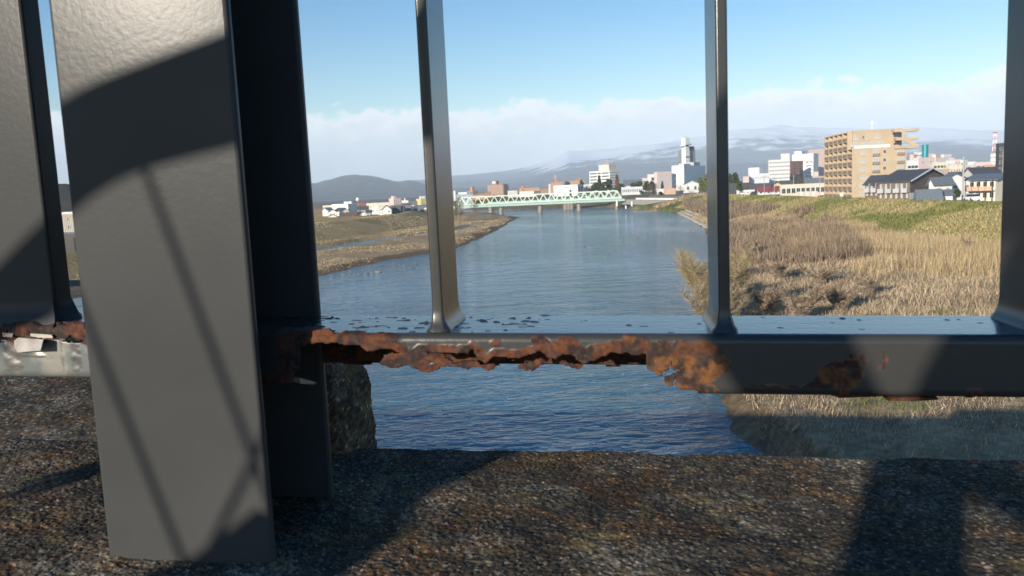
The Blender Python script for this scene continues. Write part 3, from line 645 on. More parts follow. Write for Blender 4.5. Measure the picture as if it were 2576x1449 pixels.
# --- top rail, side rail of the bay, far rail of the bay
def tube_part(name, pts, wd, ht, m=bar_paint):
    k = MB(); [k.bar(LW(*p), LW(*q), wd * S, ht * S) for p, q in zip(pts[:-1], pts[1:])]
    return child(name, k.mesh(name, m))
tube_part('top_rail', [(-0.60, .69, .83 - GR * -.6), (1.25, .69, .83 + GR * 1.25)], 0.10, 0.06)
tube_part('side_rail', [(-0.553, .756, LEFT_TOP - .0255 + .013), (-0.553, 1.06, LEFT_TOP - .0255 + .013)], 0.105, 0.05)
tube_part('side_rail', [(-0.553, 1.06, LEFT_TOP - .0255 + .013), (-1.50, 2.16, LEFT_TOP - .0255 + .036)], 0.105, 0.05)
zr = zoomer(150, 640, 200 / 483)
tube_part('bay_rail', [(-1.46, 2.215, LEFT_TOP - .02 + .034), (-4.2, 2.215, LEFT_TOP - .02 + .10)], 0.105, 0.052)
for t_ in (.1, .35, .6, .85): wn(child('bar', bar_mesh('bar', -0.553 - .947 * t_, 1.06 + 1.1 * t_, 0.03, 0.03, 0.0035, LEFT_TOP + 0.013, TOPC, 0.0, 11)))
tube_part('top_rail', [(-0.553, .7, .85), (-0.553, 1.06, .85), (-1.5, 2.2, .87)], 0.10, 0.06)
tube_part('top_rail', [(-1.46, 2.215, .87), (-4.2, 2.215, .93)], 0.10, 0.06)
for i in range(5): wn(child('bar', bar_mesh('bar', -2.15 - 0.36 * i, 2.215, 0.0094, 0.0725, 0.0035, -0.10 + .055, TOPC, 0.004, 12)))

# ================================================================== town
def wallm(name, c, k=0.88): return mat(name, c, tuple(v * k for v in c), rough=0.8, scale=0.35, detail=6)
WH = wallm('white_wall', (0.74, 0.73, 0.70)); WH2 = wallm('cool_white_wall', (0.66, 0.68, 0.70)); CRM = wallm('cream_wall', (0.66, 0.60, 0.48)); GRY = wallm('grey_wall', (0.42, 0.42, 0.42))
PNK = wallm('pink_wall', (0.60, 0.42, 0.38)); PNK2 = wallm('pale_pink_wall', (0.66, 0.53, 0.50)); BRK = wallm('brick_wall', (0.36, 0.185, 0.11)); ORG = wallm('orange_wall', (0.50, 0.25, 0.13)); TAN = wallm('tan_tile', (0.46, 0.36, 0.245))
BRN = wallm('brown_siding', (0.15, 0.105, 0.085)); RED = wallm('red_brown_wall', (0.20, 0.085, 0.07)); DRK = wallm('dark_wall', (0.05, 0.055, 0.06)); YEL = wallm('yellow_wall', (0.62, 0.50, 0.22)); SAL = wallm('salmon_wall', (0.58, 0.38, 0.27)); TEAL = mat('teal_metal', (0.02, 0.24, 0.27), rough=0.3, metal=0.3)
BLU = wallm('blue_grey_wall', (0.34, 0.40, 0.46)); GLS = mat('dark_glass', (0.03, 0.045, 0.055), rough=0.12, spec=0.8); GLS2 = mat('curtained_glass', (0.30, 0.33, 0.33), (0.42, 0.44, 0.42), rough=0.2, scale=0.6); FRM = mat('window_frame', (0.55, 0.55, 0.53), rough=0.5)
RF1 = mat('dark_tile_roof', (0.055, 0.055, 0.062), (0.085, 0.085, 0.09), rough=0.6, scale=3, bump=0.3, bscale=8); RF2 = mat('blue_grey_roof', (0.10, 0.125, 0.15), (0.14, 0.165, 0.19), rough=0.5, scale=3); RF3 = mat('brown_roof', (0.11, 0.065, 0.05), (0.14, 0.09, 0.07), rough=0.7, scale=3); RF4 = mat('red_roof', (0.20, 0.055, 0.055), rough=0.6); RFL = mat('flat_roof', (0.33, 0.33, 0.32), (0.25, 0.25, 0.25), rough=0.9, scale=1)
REDP = mat('red_paint', (0.6, 0.05, 0.04), rough=0.45); WHP = mat('white_paint', (0.8, 0.8, 0.79), rough=0.45); POLE = mat('pole_concrete', (0.36, 0.35, 0.33), rough=0.8); BALC = mat('balcony_panel', (0.27, 0.20, 0.15), (0.23, 0.17, 0.13), rough=0.7, scale=1)
_wm = {}
def window_mesh(kind):
    if kind in _wm: return _wm[kind]
    k = MB(); g = GLS if kind in ('dark', 'band') else GLS2
    k.box(-.5, .5, -.05, 0, -.5, .5, 0)
    t = 0.06 if kind != 'band' else 0.02
    for x0, x1, z0, z1 in ((-.5 - t / 2, -.5 + t / 2, -.5, .5), (.5 - t / 2, .5 + t / 2, -.5, .5), (-.5, .5, .5 - t / 2, .5 + t / 2), (-.56, .56, -.5 - t, -.5 + t / 2)): k.box(x0, x1, -.10, -.005, z0, z1, 1)
    if kind != 'band': k.box(-.02, .02, -.09, -.051, -.47, .47, 1)
    _wm[kind] = k.mesh('window_' + kind, [g, FRM]); return _wm[kind]
def solve_len(C, d, px):
    q = np.array(C) - CAM; d = np.array([d[0], d[1], 0.0]); u = px - 1288
    return float((u * (q @ FW) - FOC * (q @ CR)) / (FOC * (d @ CR) - u * (d @ FW)))
def place_window(rt, face, u, z, w_, h_, kind='dark', W=0, D=0):
    o = bpy.data.objects.new('window', window_mesh(kind)); col.objects.link(o); o.parent = rt; o.scale = (w_, 1, h_)
    if face == 'R': o.location = (u, -0.003, z)
    else: o.location = (-0.003, u, z); o.rotation_euler = (0, 0, -pi / 2)
    return o
def wins(rt, face, length, H, spec, z0=0.0):
    if not spec: return
    cols, rows, kind = spec[:3]; fw = spec[3] if len(spec) > 3 else 0.5; fh = spec[4] if len(spec) > 4 else 0.45
    ch = (H - z0) / rows
    for r in range(rows):
        for c in range(cols):
            kd = kind
            if kind == 'mix': kd = 'dark' if random.random() < 0.55 else 'light'
            place_window(rt, face, (c + .5) * length / cols, z0 + (r + .52) * ch, length / cols * fw, ch * fh, kd)
def frame_of(zf, xl, xc, xr, yt, dist, phi, depth=None):
    X, Y = zf(xc, yt); T = at(X, Y, dist); phi = radians(phi)
    base = float(height(np.array([T[0]]), np.array([T[1]]))[0]) - 0.05
    mid = np.array([T[0], T[1], (T[2] + base) / 2])
    C = at(*[project(mid)[0], project(mid)[1]], dist)
    dR = (cos(phi), sin(phi)); dL = (-sin(phi), cos(phi))
    W = solve_len(T, dR, zf(xr, yt)[0]); D = solve_len(T, dL, zf(xl, yt)[0]) if xl < xc - 1 else (depth or max(6.0, 0.7 * abs(W)))
    if xr <= xc + 1: W = depth or 12
    W = min(max(W, 2.0), 90); D = min(max(D, 2.0), 90)
    return (T[0], T[1], base), W, D, T[2] - base, phi
def bld(zf, xl, xc, xr, yt, dist, phi, wall, label, L=None, R=None, name='building', depth=None, roof=None, group=None, z0=0.6, cat='building', extras=()):
    loc, W, D, H, phi = frame_of(zf, xl, xc, xr, yt, dist, phi, depth)
    rt = root(name, loc, phi, label, cat, group)
    MB().box(0, W, 0, D, 0, H).build('wall', wall, rt)
    k = MB(); t = 0.25
    for b in ((0 - .06, W + .06, -.06, t), (-.06, W + .06, D - t, D + .06), (-.06, t, t, D - t), (W - t, W + .06, t, D - t)): k.box(b[0], b[1], b[2], b[3], H - .02, H + .5)
    k.box(t, W - t, t, D - t, H - .01, H + .05, 1); k.build('parapet', [wall, roof or RFL], rt)
    wins(rt, 'R', W, H - .5, R, z0); wins(rt, 'L', D, H - .5, L, z0)
    for x0, x1, y0, y1, hh, m_ in extras: MB().box(x0 * W, x1 * W, y0 * D, y1 * D, H - .02, H + hh).build('roof_box', m_, rt)
    return rt, W, D, H
def house(zf, xl, xc, xr, ye, yr, dist, phi, along, wall, roofm, label, L=None, R=None, name='house', depth=None, group=None, over=0.6):
    loc, W, D, H, phi = frame_of(zf, xl, xc, xr, ye, dist, phi, depth)
    rt = root(name, loc, phi, label, 'house', group)
    rise = max(0.8, (zf(0, ye)[1] - zf(0, yr)[1]) * dist / FOC); k = MB(); r = MB(); o = over; th = 0.18
    if along == 'R':      # ridge runs along local x, gables on the left face
        k.box(0, W, 0, D, 0, H)
        k.add([(0, 0, H), (0, D, H), (0, D / 2, H + rise), (W, 0, H), (W, D, H), (W, D / 2, H + rise)], [(0, 2, 1), (3, 4, 5), (0, 3, 5, 2), (1, 2, 5, 4)])
        s = rise / (D / 2); e = H - s * o + .06; q = H + rise + .06
        r.add([(-o, -o, e), (W + o, -o, e), (W + o, D / 2, q), (-o, D / 2, q), (-o, -o, e + th), (W + o, -o, e + th), (W + o, D / 2, q + th), (-o, D / 2, q + th)], [(0, 3, 2, 1), (4, 5, 6, 7), (0, 1, 5, 4), (1, 2, 6, 5), (2, 3, 7, 6), (3, 0, 4, 7)])
        r.add([(-o, D + o, e), (W + o, D + o, e), (W + o, D / 2, q), (-o, D / 2, q), (-o, D + o, e + th), (W + o, D + o, e + th), (W + o, D / 2, q + th), (-o, D / 2, q + th)], [(0, 1, 2, 3), (7, 6, 5, 4), (1, 0, 4, 5), (2, 1, 5, 6), (3, 2, 6, 7), (0, 3, 7, 4)])
    else:                 # ridge runs along local y, gable on the right face
        k.box(0, W, 0, D, 0, H)
        k.add([(0, 0, H), (W, 0, H), (W / 2, 0, H + rise), (0, D, H), (W, D, H), (W / 2, D, H + rise)], [(0, 1, 2), (3, 5, 4), (0, 2, 5, 3), (1, 4, 5, 2)])
        s = rise / (W / 2); e = H - s * o + .06; q = H + rise + .06
        r.add([(-o, -o, e), (W / 2, -o, q), (W / 2, D + o, q), (-o, D + o, e), (-o, -o, e + th), (W / 2, -o, q + th), (W / 2, D + o, q + th), (-o, D + o, e + th)], [(0, 3, 2, 1), (4, 5, 6, 7), (0, 1, 5, 4), (1, 2, 6, 5), (2, 3, 7, 6), (3, 0, 4, 7)])
        r.add([(W + o, -o, e), (W / 2, -o, q), (W / 2, D + o, q), (W + o, D + o, e), (W + o, -o, e + th), (W / 2, -o, q + th), (W / 2, D + o, q + th), (W + o, D + o, e + th)], [(0, 1, 2, 3), (7, 6, 5, 4), (1, 0, 4, 5), (2, 1, 5, 6), (3, 2, 6, 7), (0, 3, 7, 4)])
    k.build('wall', wall, rt); r.build('roof', roofm, rt)
    wins(rt, 'R', W, H, R, 0.3); wins(rt, 'L', D, H, L, 0.3)
    return rt, W, D, H, rise
def lattice_mast(rt, x, y, z, h, w_):
    k = MB(); n = 6
    for i in range(n):
        w0 = w_ * (1 - 0.6 * i / n); w1 = w_ * (1 - 0.6 * (i + 1) / n); za = z + h * i / n; zb = z + h * (i + 1) / n; m = i % 2
        c0 = [(x - w0, y - w0), (x + w0, y - w0), (x + w0, y + w0), (x - w0, y + w0)]; c1 = [(x - w1, y - w1), (x + w1, y - w1), (x + w1, y + w1), (x - w1, y + w1)]
        for j in range(4):
            k.bar((*c0[j], za), (*c1[j], zb), 0.22 * max(1, w_ / 1.5), None, m); k.bar((*c0[j], za), (*c1[(j + 1) % 4], zb), 0.13 * max(1, w_ / 1.5), None, m); k.bar((*c1[j], zb), (*c1[(j + 1) % 4], zb), 0.18 * max(1, w_ / 1.5), None, m)
    k.lathe([(w_ * .9, 0), (w_ * .9, h * .05)], 8, (x, y, z + h), 0)
    k.build('antenna_mast', [REDP, WHP], rt)

# ---- tan apartment block
loc, W, D, H, phi = frame_of(Z4, 1592, 2043, 2922, 143, 262, -7)
apt = root('apartment_block', loc, phi, 'tan eight-storey apartment block with stacked side balconies and outside stair', 'apartment block')
fl_h = H / 8.15; h6 = fl_h * 6.1; sb = D * 0.13; rec = 1.5
MB().box(rec, W, 0.0, D, 0, h6).box(rec, W, sb, D, h6, H).box(rec - .02, W + .05, sb - .05, D + .05, H, H + .5).build('wall', TAN, apt)
npier = 7
for i in range(npier):
    yy = D * i / (npier - 1); z1 = H + .4 if i > 0 else h6
    MB().box(0, rec - .003, yy - .28 + (.28 if i == 0 else 0), yy + .28 - (.28 if i == npier - 1 else 0), 0, z1).build('pier', TAN, apt)
for r in range(9):
    zz = min(r * fl_h + .0, H) + (0.35 if r == 8 else 0); y0 = 0 if r <= 6 else D / 6
    MB().box(0.06, rec - .003, y0 + .285, D - .285, zz - .1, zz + .12).build('balcony_slab', TAN, apt)
pan = MB().box(-.02, .1, 0, 1, 0, 1.15).mesh('balcony_panel', BALC)
dor = MB().box(-.02, .01, 0, 1, 0, 2.0).mesh('balcony_door', GLS2)
for r in range(8):
    for c in range(6):
        if r >= 6 and c == 0: continue
        y0 = D * c / 6 + .29; wd = D / 6 - .58
        o = obj('balcony_panel', pan, apt, (0.1, y0, r * fl_h + .13)); o.scale = (1, wd, 1)
        o = obj('balcony_door', dor, apt, (rec - .02, y0 + wd * .15, r * fl_h + .15)); o.scale = (1, wd * .6, 1)
for r in range(6):
    for fx, wd, hh, kd in ((.21, .10, .42, 'light'), (.44, .10, .58, 'light'), (.60, .05, .38, 'mix'), (.895, .10, .45, 'light')):
        kd2 = kd if kd != 'mix' else 'dark'
        place_window(apt, 'R', fx * W, r * fl_h + fl_h * .55, wd * W, fl_h * hh, kd2)
        if fx in (.44, .895):
            k = MB().box(fx * W - .065 * W, fx * W + .065 * W, -.5, -.42, r * fl_h + .25, r * fl_h + 1.0).box(fx * W - .065 * W, fx * W + .065 * W, -.5, -.002, r * fl_h + .1, r * fl_h + .25); k.build('window_balcony', BALC, apt)
for fx, wd in ((.06, .05), (.14, .07), (.25, .06), (.33, .07), (.44, .08), (.53, .07), (.62, .08)):
    o = place_window(apt, 'R', fx * W, 6 * fl_h + fl_h * .6, wd * W, fl_h * .5, 'light'); o.location.y = sb - .003
for fx, wd, kd in ((.14, .08, 'light'), (.28, .025, 'dark'), (.35, .035, 'light'), (.56, .09, 'light')):
    o = place_window(apt, 'R', fx * W, 7 * fl_h + fl_h * .45, wd * W, fl_h * .45, kd); o.location.y = sb - .003
MB().box(0.04 * W, .70 * W, 0.02, .1, h6, h6 + .75).build('terrace_rail', WHP, apt)
for r, (x0, z_, up) in enumerate(((.76, 8.0, 0), (.80, 7.0, 0), (.78, 6.0, 0))):
    zz = z_ * fl_h
    MB().box(x0 * W, W + 3.6, -.6, 2.2, zz - .5, zz + .35).build('stair_landing', TAN, apt)
MB().box(.76 * W, .88 * W, -.32, -.05, 7 * fl_h + .6, 7 * fl_h + 1.7).box(.76 * W, .88 * W, -.32, -.05, 6.3 * fl_h, 6.3 * fl_h + .5).build('stair_dark_panel', DRK, apt)  # dark boxes paint in the shade of the stair openings
MB().bar((.9 * W, -.6, 7.05 * fl_h), (W + 2.6, -.6, 6.15 * fl_h), 0.25, 1.2).bar((.9 * W, -.6, 7.9 * fl_h), (.99 * W, -.6, 7.2 * fl_h), .25, 1.0).build('stair_flight', TAN, apt)
k = MB(); k.bar((.55 * W, D * .3, H), (.55 * W, D * .3, H + 3.4), .12); k.bar((.45 * W, D * .3, H + 2.8), (.65 * W, D * .3, H + 2.8), .08); k.box(.53 * W, .57 * W, D * .3 - .3, D * .3 + .3, H + 2.9, H + 3.6); k.build('aerial', WHP, apt)

# ---- houses behind the right levee
def balcony_row(rt, D, H, n, z=None):
    z = z or H * .48
    for c in range(n):
        y0 = D * (c + .12) / n; y1 = D * (c + .88) / n
        MB().box(-1.2, -.02, y0, y1, z - .2, z).box(-1.2, -1.1, y0, y1, z, z + .95).box(-1.1, -.02, y0, y0 + .12, z, z + 2.3).build('balcony', GRY, rt)
rt, W, D, H, rs = house(Z5, 232, 742, 1372, 945, 768, 214, 38, 'L', BRN, RF1, 'brown two-storey terrace with dark roof, pale bargeboard and blank gable beside white house', L=(6, 2, 'light', .35, .5))
balcony_row(rt, D, H, 4); MB().bar((-.66, -.66, H + .1), (W / 2, -.66, H + rs + .35), .1, .35).bar((W + .66, -.66, H + .1), (W / 2, -.66, H + rs + .35), .1, .35).build('bargeboard', WHP, rt)
MB().box(-.05, W + .05, -.06, -.005, 0, H * .42).build('plinth_cladding', WH2, rt)
rt, W, D, H, rs = house(Z5, 20, 235, 470, 990, 858, 224, 38, 'L', BRN, RF1, 'brown two-storey terrace with dark roof nearest the tan apartment block', L=(3, 2, 'light', .35, .45)); balcony_row(rt, D, H, 2)
house(Z5, 1085, 1170, 1760, 985, 838, 206, 10, 'L', WH, RF2, 'white two-storey house with broad white gable behind the utility pole', R=(3, 2, 'mix', .25, .3))
house(Z5, 1060, 1130, 1420, 975, 895, 200, 8, 'R', WH, RF2, 'small white wing with low slate-blue ridge in front of white gable', R=(2, 1, 'mix', .35, .4))
house(Z5, 850, 880, 1230, 1205, 1095, 190, -12, 'R', GRY, RF2, 'low shed with slate-blue lean roof at the levee foot path')
house(Z5, 1190, 1195, 1430, 1150, 1105, 192, -3, 'R', WH, RF2, 'single-storey white annexe beside round dark green bush')
rt, W, D, H, rs = house(Z5, 1690, 2120, 2420, 905, 830, 186, 30, 'L', CRM, RF2, 'cream two-storey house with deep timber balcony under grey roof', L=(4, 2, 'dark', .6, .5), over=1.0)
k = MB()
for c in range(5): k.box(-1.5, -1.38, D * c / 4 - .06, D * c / 4 + .06, 0, H)
k.box(-1.5, -.02, 0, D, H * .5 - .12, H * .5); k.build('balcony_frame', RF3, rt)
MB().box(-1.5, -1.42, 0, D, H * .5, H * .5 + 1.0).build('balcony_rail', SAL, rt)
house(Z5, 1560, 1800, 2230, 862, 735, 232, 20, 'R', GRY, RF1, 'house with tall dark hipped roof behind the cream balcony house')
house(Z5, 1360, 1420, 1760, 870, 808, 240, 5, 'R', WH2, RF1, 'white house with low black roof behind the utility pole')
bld(Z5, 2170, 2172, 2330, 350, 330, 0, DRK, 'tall black-clad block beside the exchange with striped mast', R=(3, 6, 'dark'), depth=20)
rt, W, D, H = bld(Z5, 2040, 2160, 2200, 505, 620, 60, WH, 'white telephone exchange carrying a red and white lattice mast', L=(3, 5, 'band', .8, .2))
lattice_mast(rt, W * .5, D * .5, H, 16, 1.7)
for i, a in enumerate([
    (Z5, 800, 880, 1140, 575, 560, 20, PNK2, 'pale pink block with blank wall below the teal tank', (2, 4, 'mix'), (2, 3, 'light', .3, .3)),
    (Z5, 735, 800, 850, 520, 640, 35, PNK, 'narrow pink block between tan apartments and grey annexe', None, (1, 5, 'light')),
    (Z5, 815, 830, 945, 480, 700, 10, WH2, 'grey-white block supporting the left side of the teal tank', None, (2, 5, 'band', .8, .2)),
    (Z5, 700, 705, 870, 620, 480, 5, WH2, 'white low block touching the tan apartment stair', None, (3, 2, 'band', .9, .3)),
    (Z5, 1030, 1035, 1110, 505, 820, 5, PNK, 'small pink tower right of the teal tank', None, (2, 4, 'light')),
    (Z5, 1115, 1120, 1140, 520, 700, 5, WH, 'thin white chimney block above pale pink block', None, None),
    (Z5, 1145, 1150, 1225, 545, 790, 5, ORG, 'salmon-orange block peeking over white roofs', None, (3, 4, 'light')),
    (Z5, 1175, 1185, 1335, 585, 610, 8, GRY, 'grey block with open ribbed top floor', None, (6, 3, 'dark', .5, .5)),
    (Z5, 1240, 1280, 1410, 520, 760, 25, WH, 'white stepped block with roof house, tallest of the white cluster', (2, 5, 'dark'), (3, 5, 'light')),
    (Z5, 1110, 1120, 1340, 650, 500, 6, CRM, 'cream block with dark balcony bands behind brown terrace', None, (4, 3, 'band', .8, .35)),
    (Z5, 1335, 1345, 1460, 625, 560, 6, WH2, 'plain white block between cream block and pink penthouse', None, (3, 3, 'mix')),
    (Z5, 1385, 1390, 1455, 575, 720, 6, PNK2, 'pale rose block behind the plain white one', None, (2, 4, 'light')),
    (Z5, 1455, 1465, 1560, 600, 640, 6, PNK2, 'rose penthouse block left of the utility pole top', None, (3, 4, 'dark', .4, .4)),
    (Z5, 1340, 1350, 1600, 700, 440, 4, CRM, 'long cream low block with small square windows', None, (6, 2, 'dark', .35, .35)),
    (Z5, 1555, 1600, 1670, 610, 600, 30, WH, 'white gabled block right of the utility pole', (1, 3, 'dark'), (2, 4, 'light')),
    (Z5, 1670, 1680, 1800, 640, 620, 5, WH, 'white block with round roof tank', None, (4, 3, 'light')),
    (Z5, 1790, 1800, 2060, 650, 560, 4, PNK2, 'long pale block with dark horizontal openings', None, (3, 2, 'band', .85, .4)),
    (Z5, 1960, 1985, 2160, 690, 430, 10, SAL, 'salmon roofed block below the red and white mast', None, (4, 2, 'light')),
    (Z5, 1670, 1680, 1990, 740, 400, 4, GRY, 'grey balcony block above the black roofs', None, (6, 2, 'dark', .7, .4)),
    (Z5, 700, 705, 880, 755, 380, 3, WH, 'white low block directly behind brown terrace roof', None, (4, 1, 'light')),
    (Z5, 1150, 1160, 1380, 770, 330, 4, TAN, 'small tan block just above the brown gable', None, (5, 1, 'light')),
]): bld(*a[:9], L=a[9], R=a[10], depth=12)
T = at(*Z5(985, 455), 690); base = at(*Z5(985, 560), 690)[2]
k = root('water_tank', (T[0], T[1], base), 0, 'shiny teal cylinder tank standing above the rooftops', 'tank')
rr_ = (Z5(1035, 0)[0] - Z5(940, 0)[0]) / 2 * 690 / FOC; hh = at(*Z5(985, 362), 690)[2] - base
MB().lathe([(rr_, 0), (rr_, hh), (rr_ * .96, hh + .3)], 28).build('tank_shell', TEAL, k, smooth=False); MB().lathe([(rr_ * .8, -24), (rr_ * .8, -.02)], 12).build('tank_base', WH2, k)

# ---- behind the levee, left of the tan apartments
rt, W, D, H = bld(Z4, 690, 705, 1038, 610, 850, 3, WH, 'white hospital slab with six rows of small square windows', R=(12, 6, 'dark', .5, .36), extras=((.6, 1.0, .2, .9, 6.6, WH),), depth=14, z0=2)
bld(Z4, 1036, 1060, 1252, 625, 900, 25, RED, 'red-brown block squeezed between white hospital and white hotel', R=(2, 5, 'band', .5, .3), depth=16)
rt, W, D, H = bld(Z4, 1075, 1418, 1500, 500, 930, 50, WH, 'big white hotel with wavy stacked balconies and shaded side', L=(5, 2, 'dark', .3, .1), depth=20, extras=((0, 1, .55, .9, 4, WH),))
for r in range(6):
    k = MB(); pts = [(-1.0 - 1.2 * sin(t * 1.6), D * .02 + D * .30 * t, H * (.12 + .12 * r) + .9 * sin(t * 3.1)) for t in np.linspace(0, 1, 8)]
    k.tube(pts, .45, 5); k.build('wavy_balcony', GRY, rt)
bld(Z4, 1340, 1345, 1600, 440, 1010, 4, PNK, 'pink office block with grid of pale square windows beside tan apartments', R=(8, 9, 'light', .5, .5), depth=22)
for a in [
    (Z4, 370, 545, 598, 728, 800, 40, WH2, 'small white block with shaded right side left of hospital', (3, 4, 'light', .3, .3), None),
    (Z4, 380, 390, 705, 835, 700, 3, WH2, 'wide white block with faint window band below small white block', None, (8, 2, 'light', .5, .25)),
    (Z4, 285, 380, 392, 873, 690, 70, PNK, 'small dusty-pink block with flat roof by dark trees', (2, 2, 'light'), None),
    (Z4, 1415, 1420, 1500, 800, 760, 3, PNK2, 'low pale annexe at the foot of the hotel side', None, (3, 1, 'light')),
    (Z4, 1500, 1505, 1600, 870, 640, 3, SAL, 'low salmon block in the gap beside tan apartments', None, (3, 1, 'light')),
]: bld(*a[:9], L=a[9], R=a[10], depth=10)
house(Z4, 55, 60, 410, 1090, 985, 440, 6, 'R', RF3, RF1, 'dark old house with big hipped black roof and small white dormer')
house(Z4, 395, 400, 720, 1075, 990, 425, 4, 'R', WH, RF1, 'white-walled old house with black tile roof left of red roof shop', R=(4, 1, 'mix'))
house(Z4, 725, 735, 930, 1025, 965, 430, 2, 'L', YEL, RF1, 'pale yellow house with gable facing the river')
house(Z4, 890, 900, 1090, 1010, 940, 440, 2, 'R', GRY, RF1, 'house with dark swept roof right of yellow house')
house(Z4, 530, 540, 910, 1090, 1040, 395, 2, 'R', WH, RF4, 'single-storey white shop with long dark red roof', R=(6, 1, 'mix', .5, .6))
house(Z4, 1300, 1305, 1600, 1000, 905, 360, 2, 'R', GRY, RF2, 'long hall with slate-blue roof beside tan apartments')
bld(Z4, 890, 900, 1605, 1020, 330, -1, CRM, 'long low shop with flat projecting canopy beside tan apartments', R=(9, 1, 'dark', .75, .6), depth=9)
bld(Z4, 190, 200, 470, 1105, 420, 2, WH, 'low white garage under the dark hipped house', R=(4, 1, 'dark', .5, .5), depth=6)
bld(Z4, 55, 60, 130, 945, 520, 2, WH, 'little white block under the dark trees', R=(2, 1, 'light'), depth=8)
# pink hoarding and parked things along the levee crest
k = MB(); A0 = at(*Z4(1155, 1140), 306); A1 = at(*Z4(1490, 1148), 300); z0 = float(height(np.array([A0[0]]), np.array([A0[1]]))[0])
rt = root('site_hoarding', (A0[0], A0[1], z0), 0, 'pink and white site hoarding on the levee road', 'fence')
n = 7
for i in range(n):
    p = (A1 - A0) * i / n; q = (A1 - A0) * (i + 1) / n
    MB().bar((p[0], p[1], 1.2), (q[0] * .995 + p[0] * .005, q[1], 1.2), .08, 2.1).build('panel', PNK2 if i % 2 else PNK, rt)
def sign(px, py0, py1, dist, label, zf=Z4, w_=.8):
    T = at(*zf(px, py0), dist); z0 = float(height(np.array([T[0]]), np.array([T[1]]))[0])
    rt = root('road_sign', (T[0], T[1], z0), 0, label, 'sign'); h_ = T[2] - z0
    MB().lathe([(.05, 0), (.05, h_ - w_ * .5)], 6).build('sign_post', POLE, rt); MB().box(-w_ / 2, w_ / 2, -.08, -.052, h_ - w_, h_).build('sign_panel', WHP, rt)
sign(1870, 1130, 1200, 236, 'white sign board on a post in front of tan apartments', w_=1.0)
# red flood gate on the levee slope
P0 = ground(*Z4(610, 1210), 8.2); G0 = ground(*Z4(665, 1330), 4.2)
rt = root('flood_gate', (G0[0], G0[1], 3.6), 0, 'red painted sluice gate gangway on white posts down the levee slope', 'sluice gate')
q = lambda x, y, Y: tuple(at(*Z4(x, y), Y) - np.array([G0[0], G0[1], 3.6]))
Yg = G0[1]
MB().bar(q(605, 1205, Yg), q(870, 1205, Yg + 1), .7, .9).build('gangway', REDP, rt); MB().bar(q(530, 1365, Yg - 2), q(615, 1330, Yg - 2), .4, 1.0).build('lower_rail', REDP, rt)
for x, y0, y1 in ((662, 1220, 1335), (622, 1245, 1365)): MB().bar(q(x, y1, Yg), q(x, y0, Yg), .45).build('gate_post', WHP, rt)
# utility poles
def upole(zf, x, yt, dist, label, r=.15, arms=1):
    T = at(*zf(x, yt), dist); z0 = float(height(np.array([T[0]]), np.array([T[1]]))[0]); h_ = T[2] - z0
    rt = root('utility_pole', (T[0], T[1], z0), .3, label, 'utility pole'); MB().lathe([(r * 1.2, 0), (r * .8, h_)], 8).build('pole', POLE, rt)
    for i in range(arms): MB().box(-1.1, 1.1, -.06 - r, .06 - r, h_ - .6 - i * 1.1, h_ - .48 - i * 1.1).build('cross_arm', POLE, rt)
upole(Z5, 1605, 545, 187, 'tall concrete utility pole before the white gable house', .2, 0)
upole(Z5, 2245, 450, 240, 'utility pole with cross arms against the black-clad block', .16, 3)
upole(Z5, 1785, 690, 260, 'thin utility pole behind the cream balcony house', .13, 1)
upole(Z5, 1515, 650, 420, 'distant utility pole among white blocks', .16, 1)
upole(Z4, 240, 910, 425, 'thin utility pole before the dark hipped house', .12, 1)
upole(Z4, 625, 850, 388, 'thin utility pole before the red roof shop', .12, 1)
upole(Z4, 790, 880, 385, 'thin utility pole beside the yellow house', .12, 1)
upole(Z4, 1100, 840, 360, 'utility pole before the bare brown trees', .13, 1)
upole(Z4, 1520, 880, 300, 'utility pole close to the tan apartment balconies', .13, 1)

# ---- middle distance, town centre across the truss bridge
rt, W, D, H = bld(Z3, 385, 712, 876, 690, 960, 42, WH, 'white government office with deep horizontal window bands', L=(1, 6, 'band', .94, .42), R=(7, 7, 'dark', .6, .45), z0=3)
MB().box(W * .05, W * .75, D * .05, D * .55, H, H + 7.8).build('penthouse', CRM, rt); MB().box(-.3, .1, D * .58, D * .62, 0, H).build('fin', WH, rt); MB().box(-.3, .1, D * .38, D * .42, 0, H).build('fin', WH, rt)
lattice_mast(rt, W * .4, D * .3, H + 7.8, 7.6, 1.0)
rt, W, D, H = bld(Z3, 1712, 1908, 2250, 605, 800, 62, WH, 'white broadcasting building with shaded windowless flank below the tower', L=(2, 4, 'dark', .16, .12), extras=((.05, .35, .1, .5, 2, WH2), (.5, .8, .1, .7, 4, GRY)))
bld(Z3, 1430, 1475, 1712, 715, 790, 20, PNK2, 'low wing with pinkish louvred grid beside broadcasting building', R=(14, 8, 'light', .35, .7), depth=14)
bld(Z3, 1320, 1330, 1480, 755, 840, 6, WH, 'white stepped wing left of the louvred wing', R=(1, 2, 'dark', .3, .4), depth=12); bld(Z3, 1225, 1235, 1330, 815, 880, 6, CRM, 'cream end block of the stepped white wing', R=(3, 2, 'light'), depth=12)
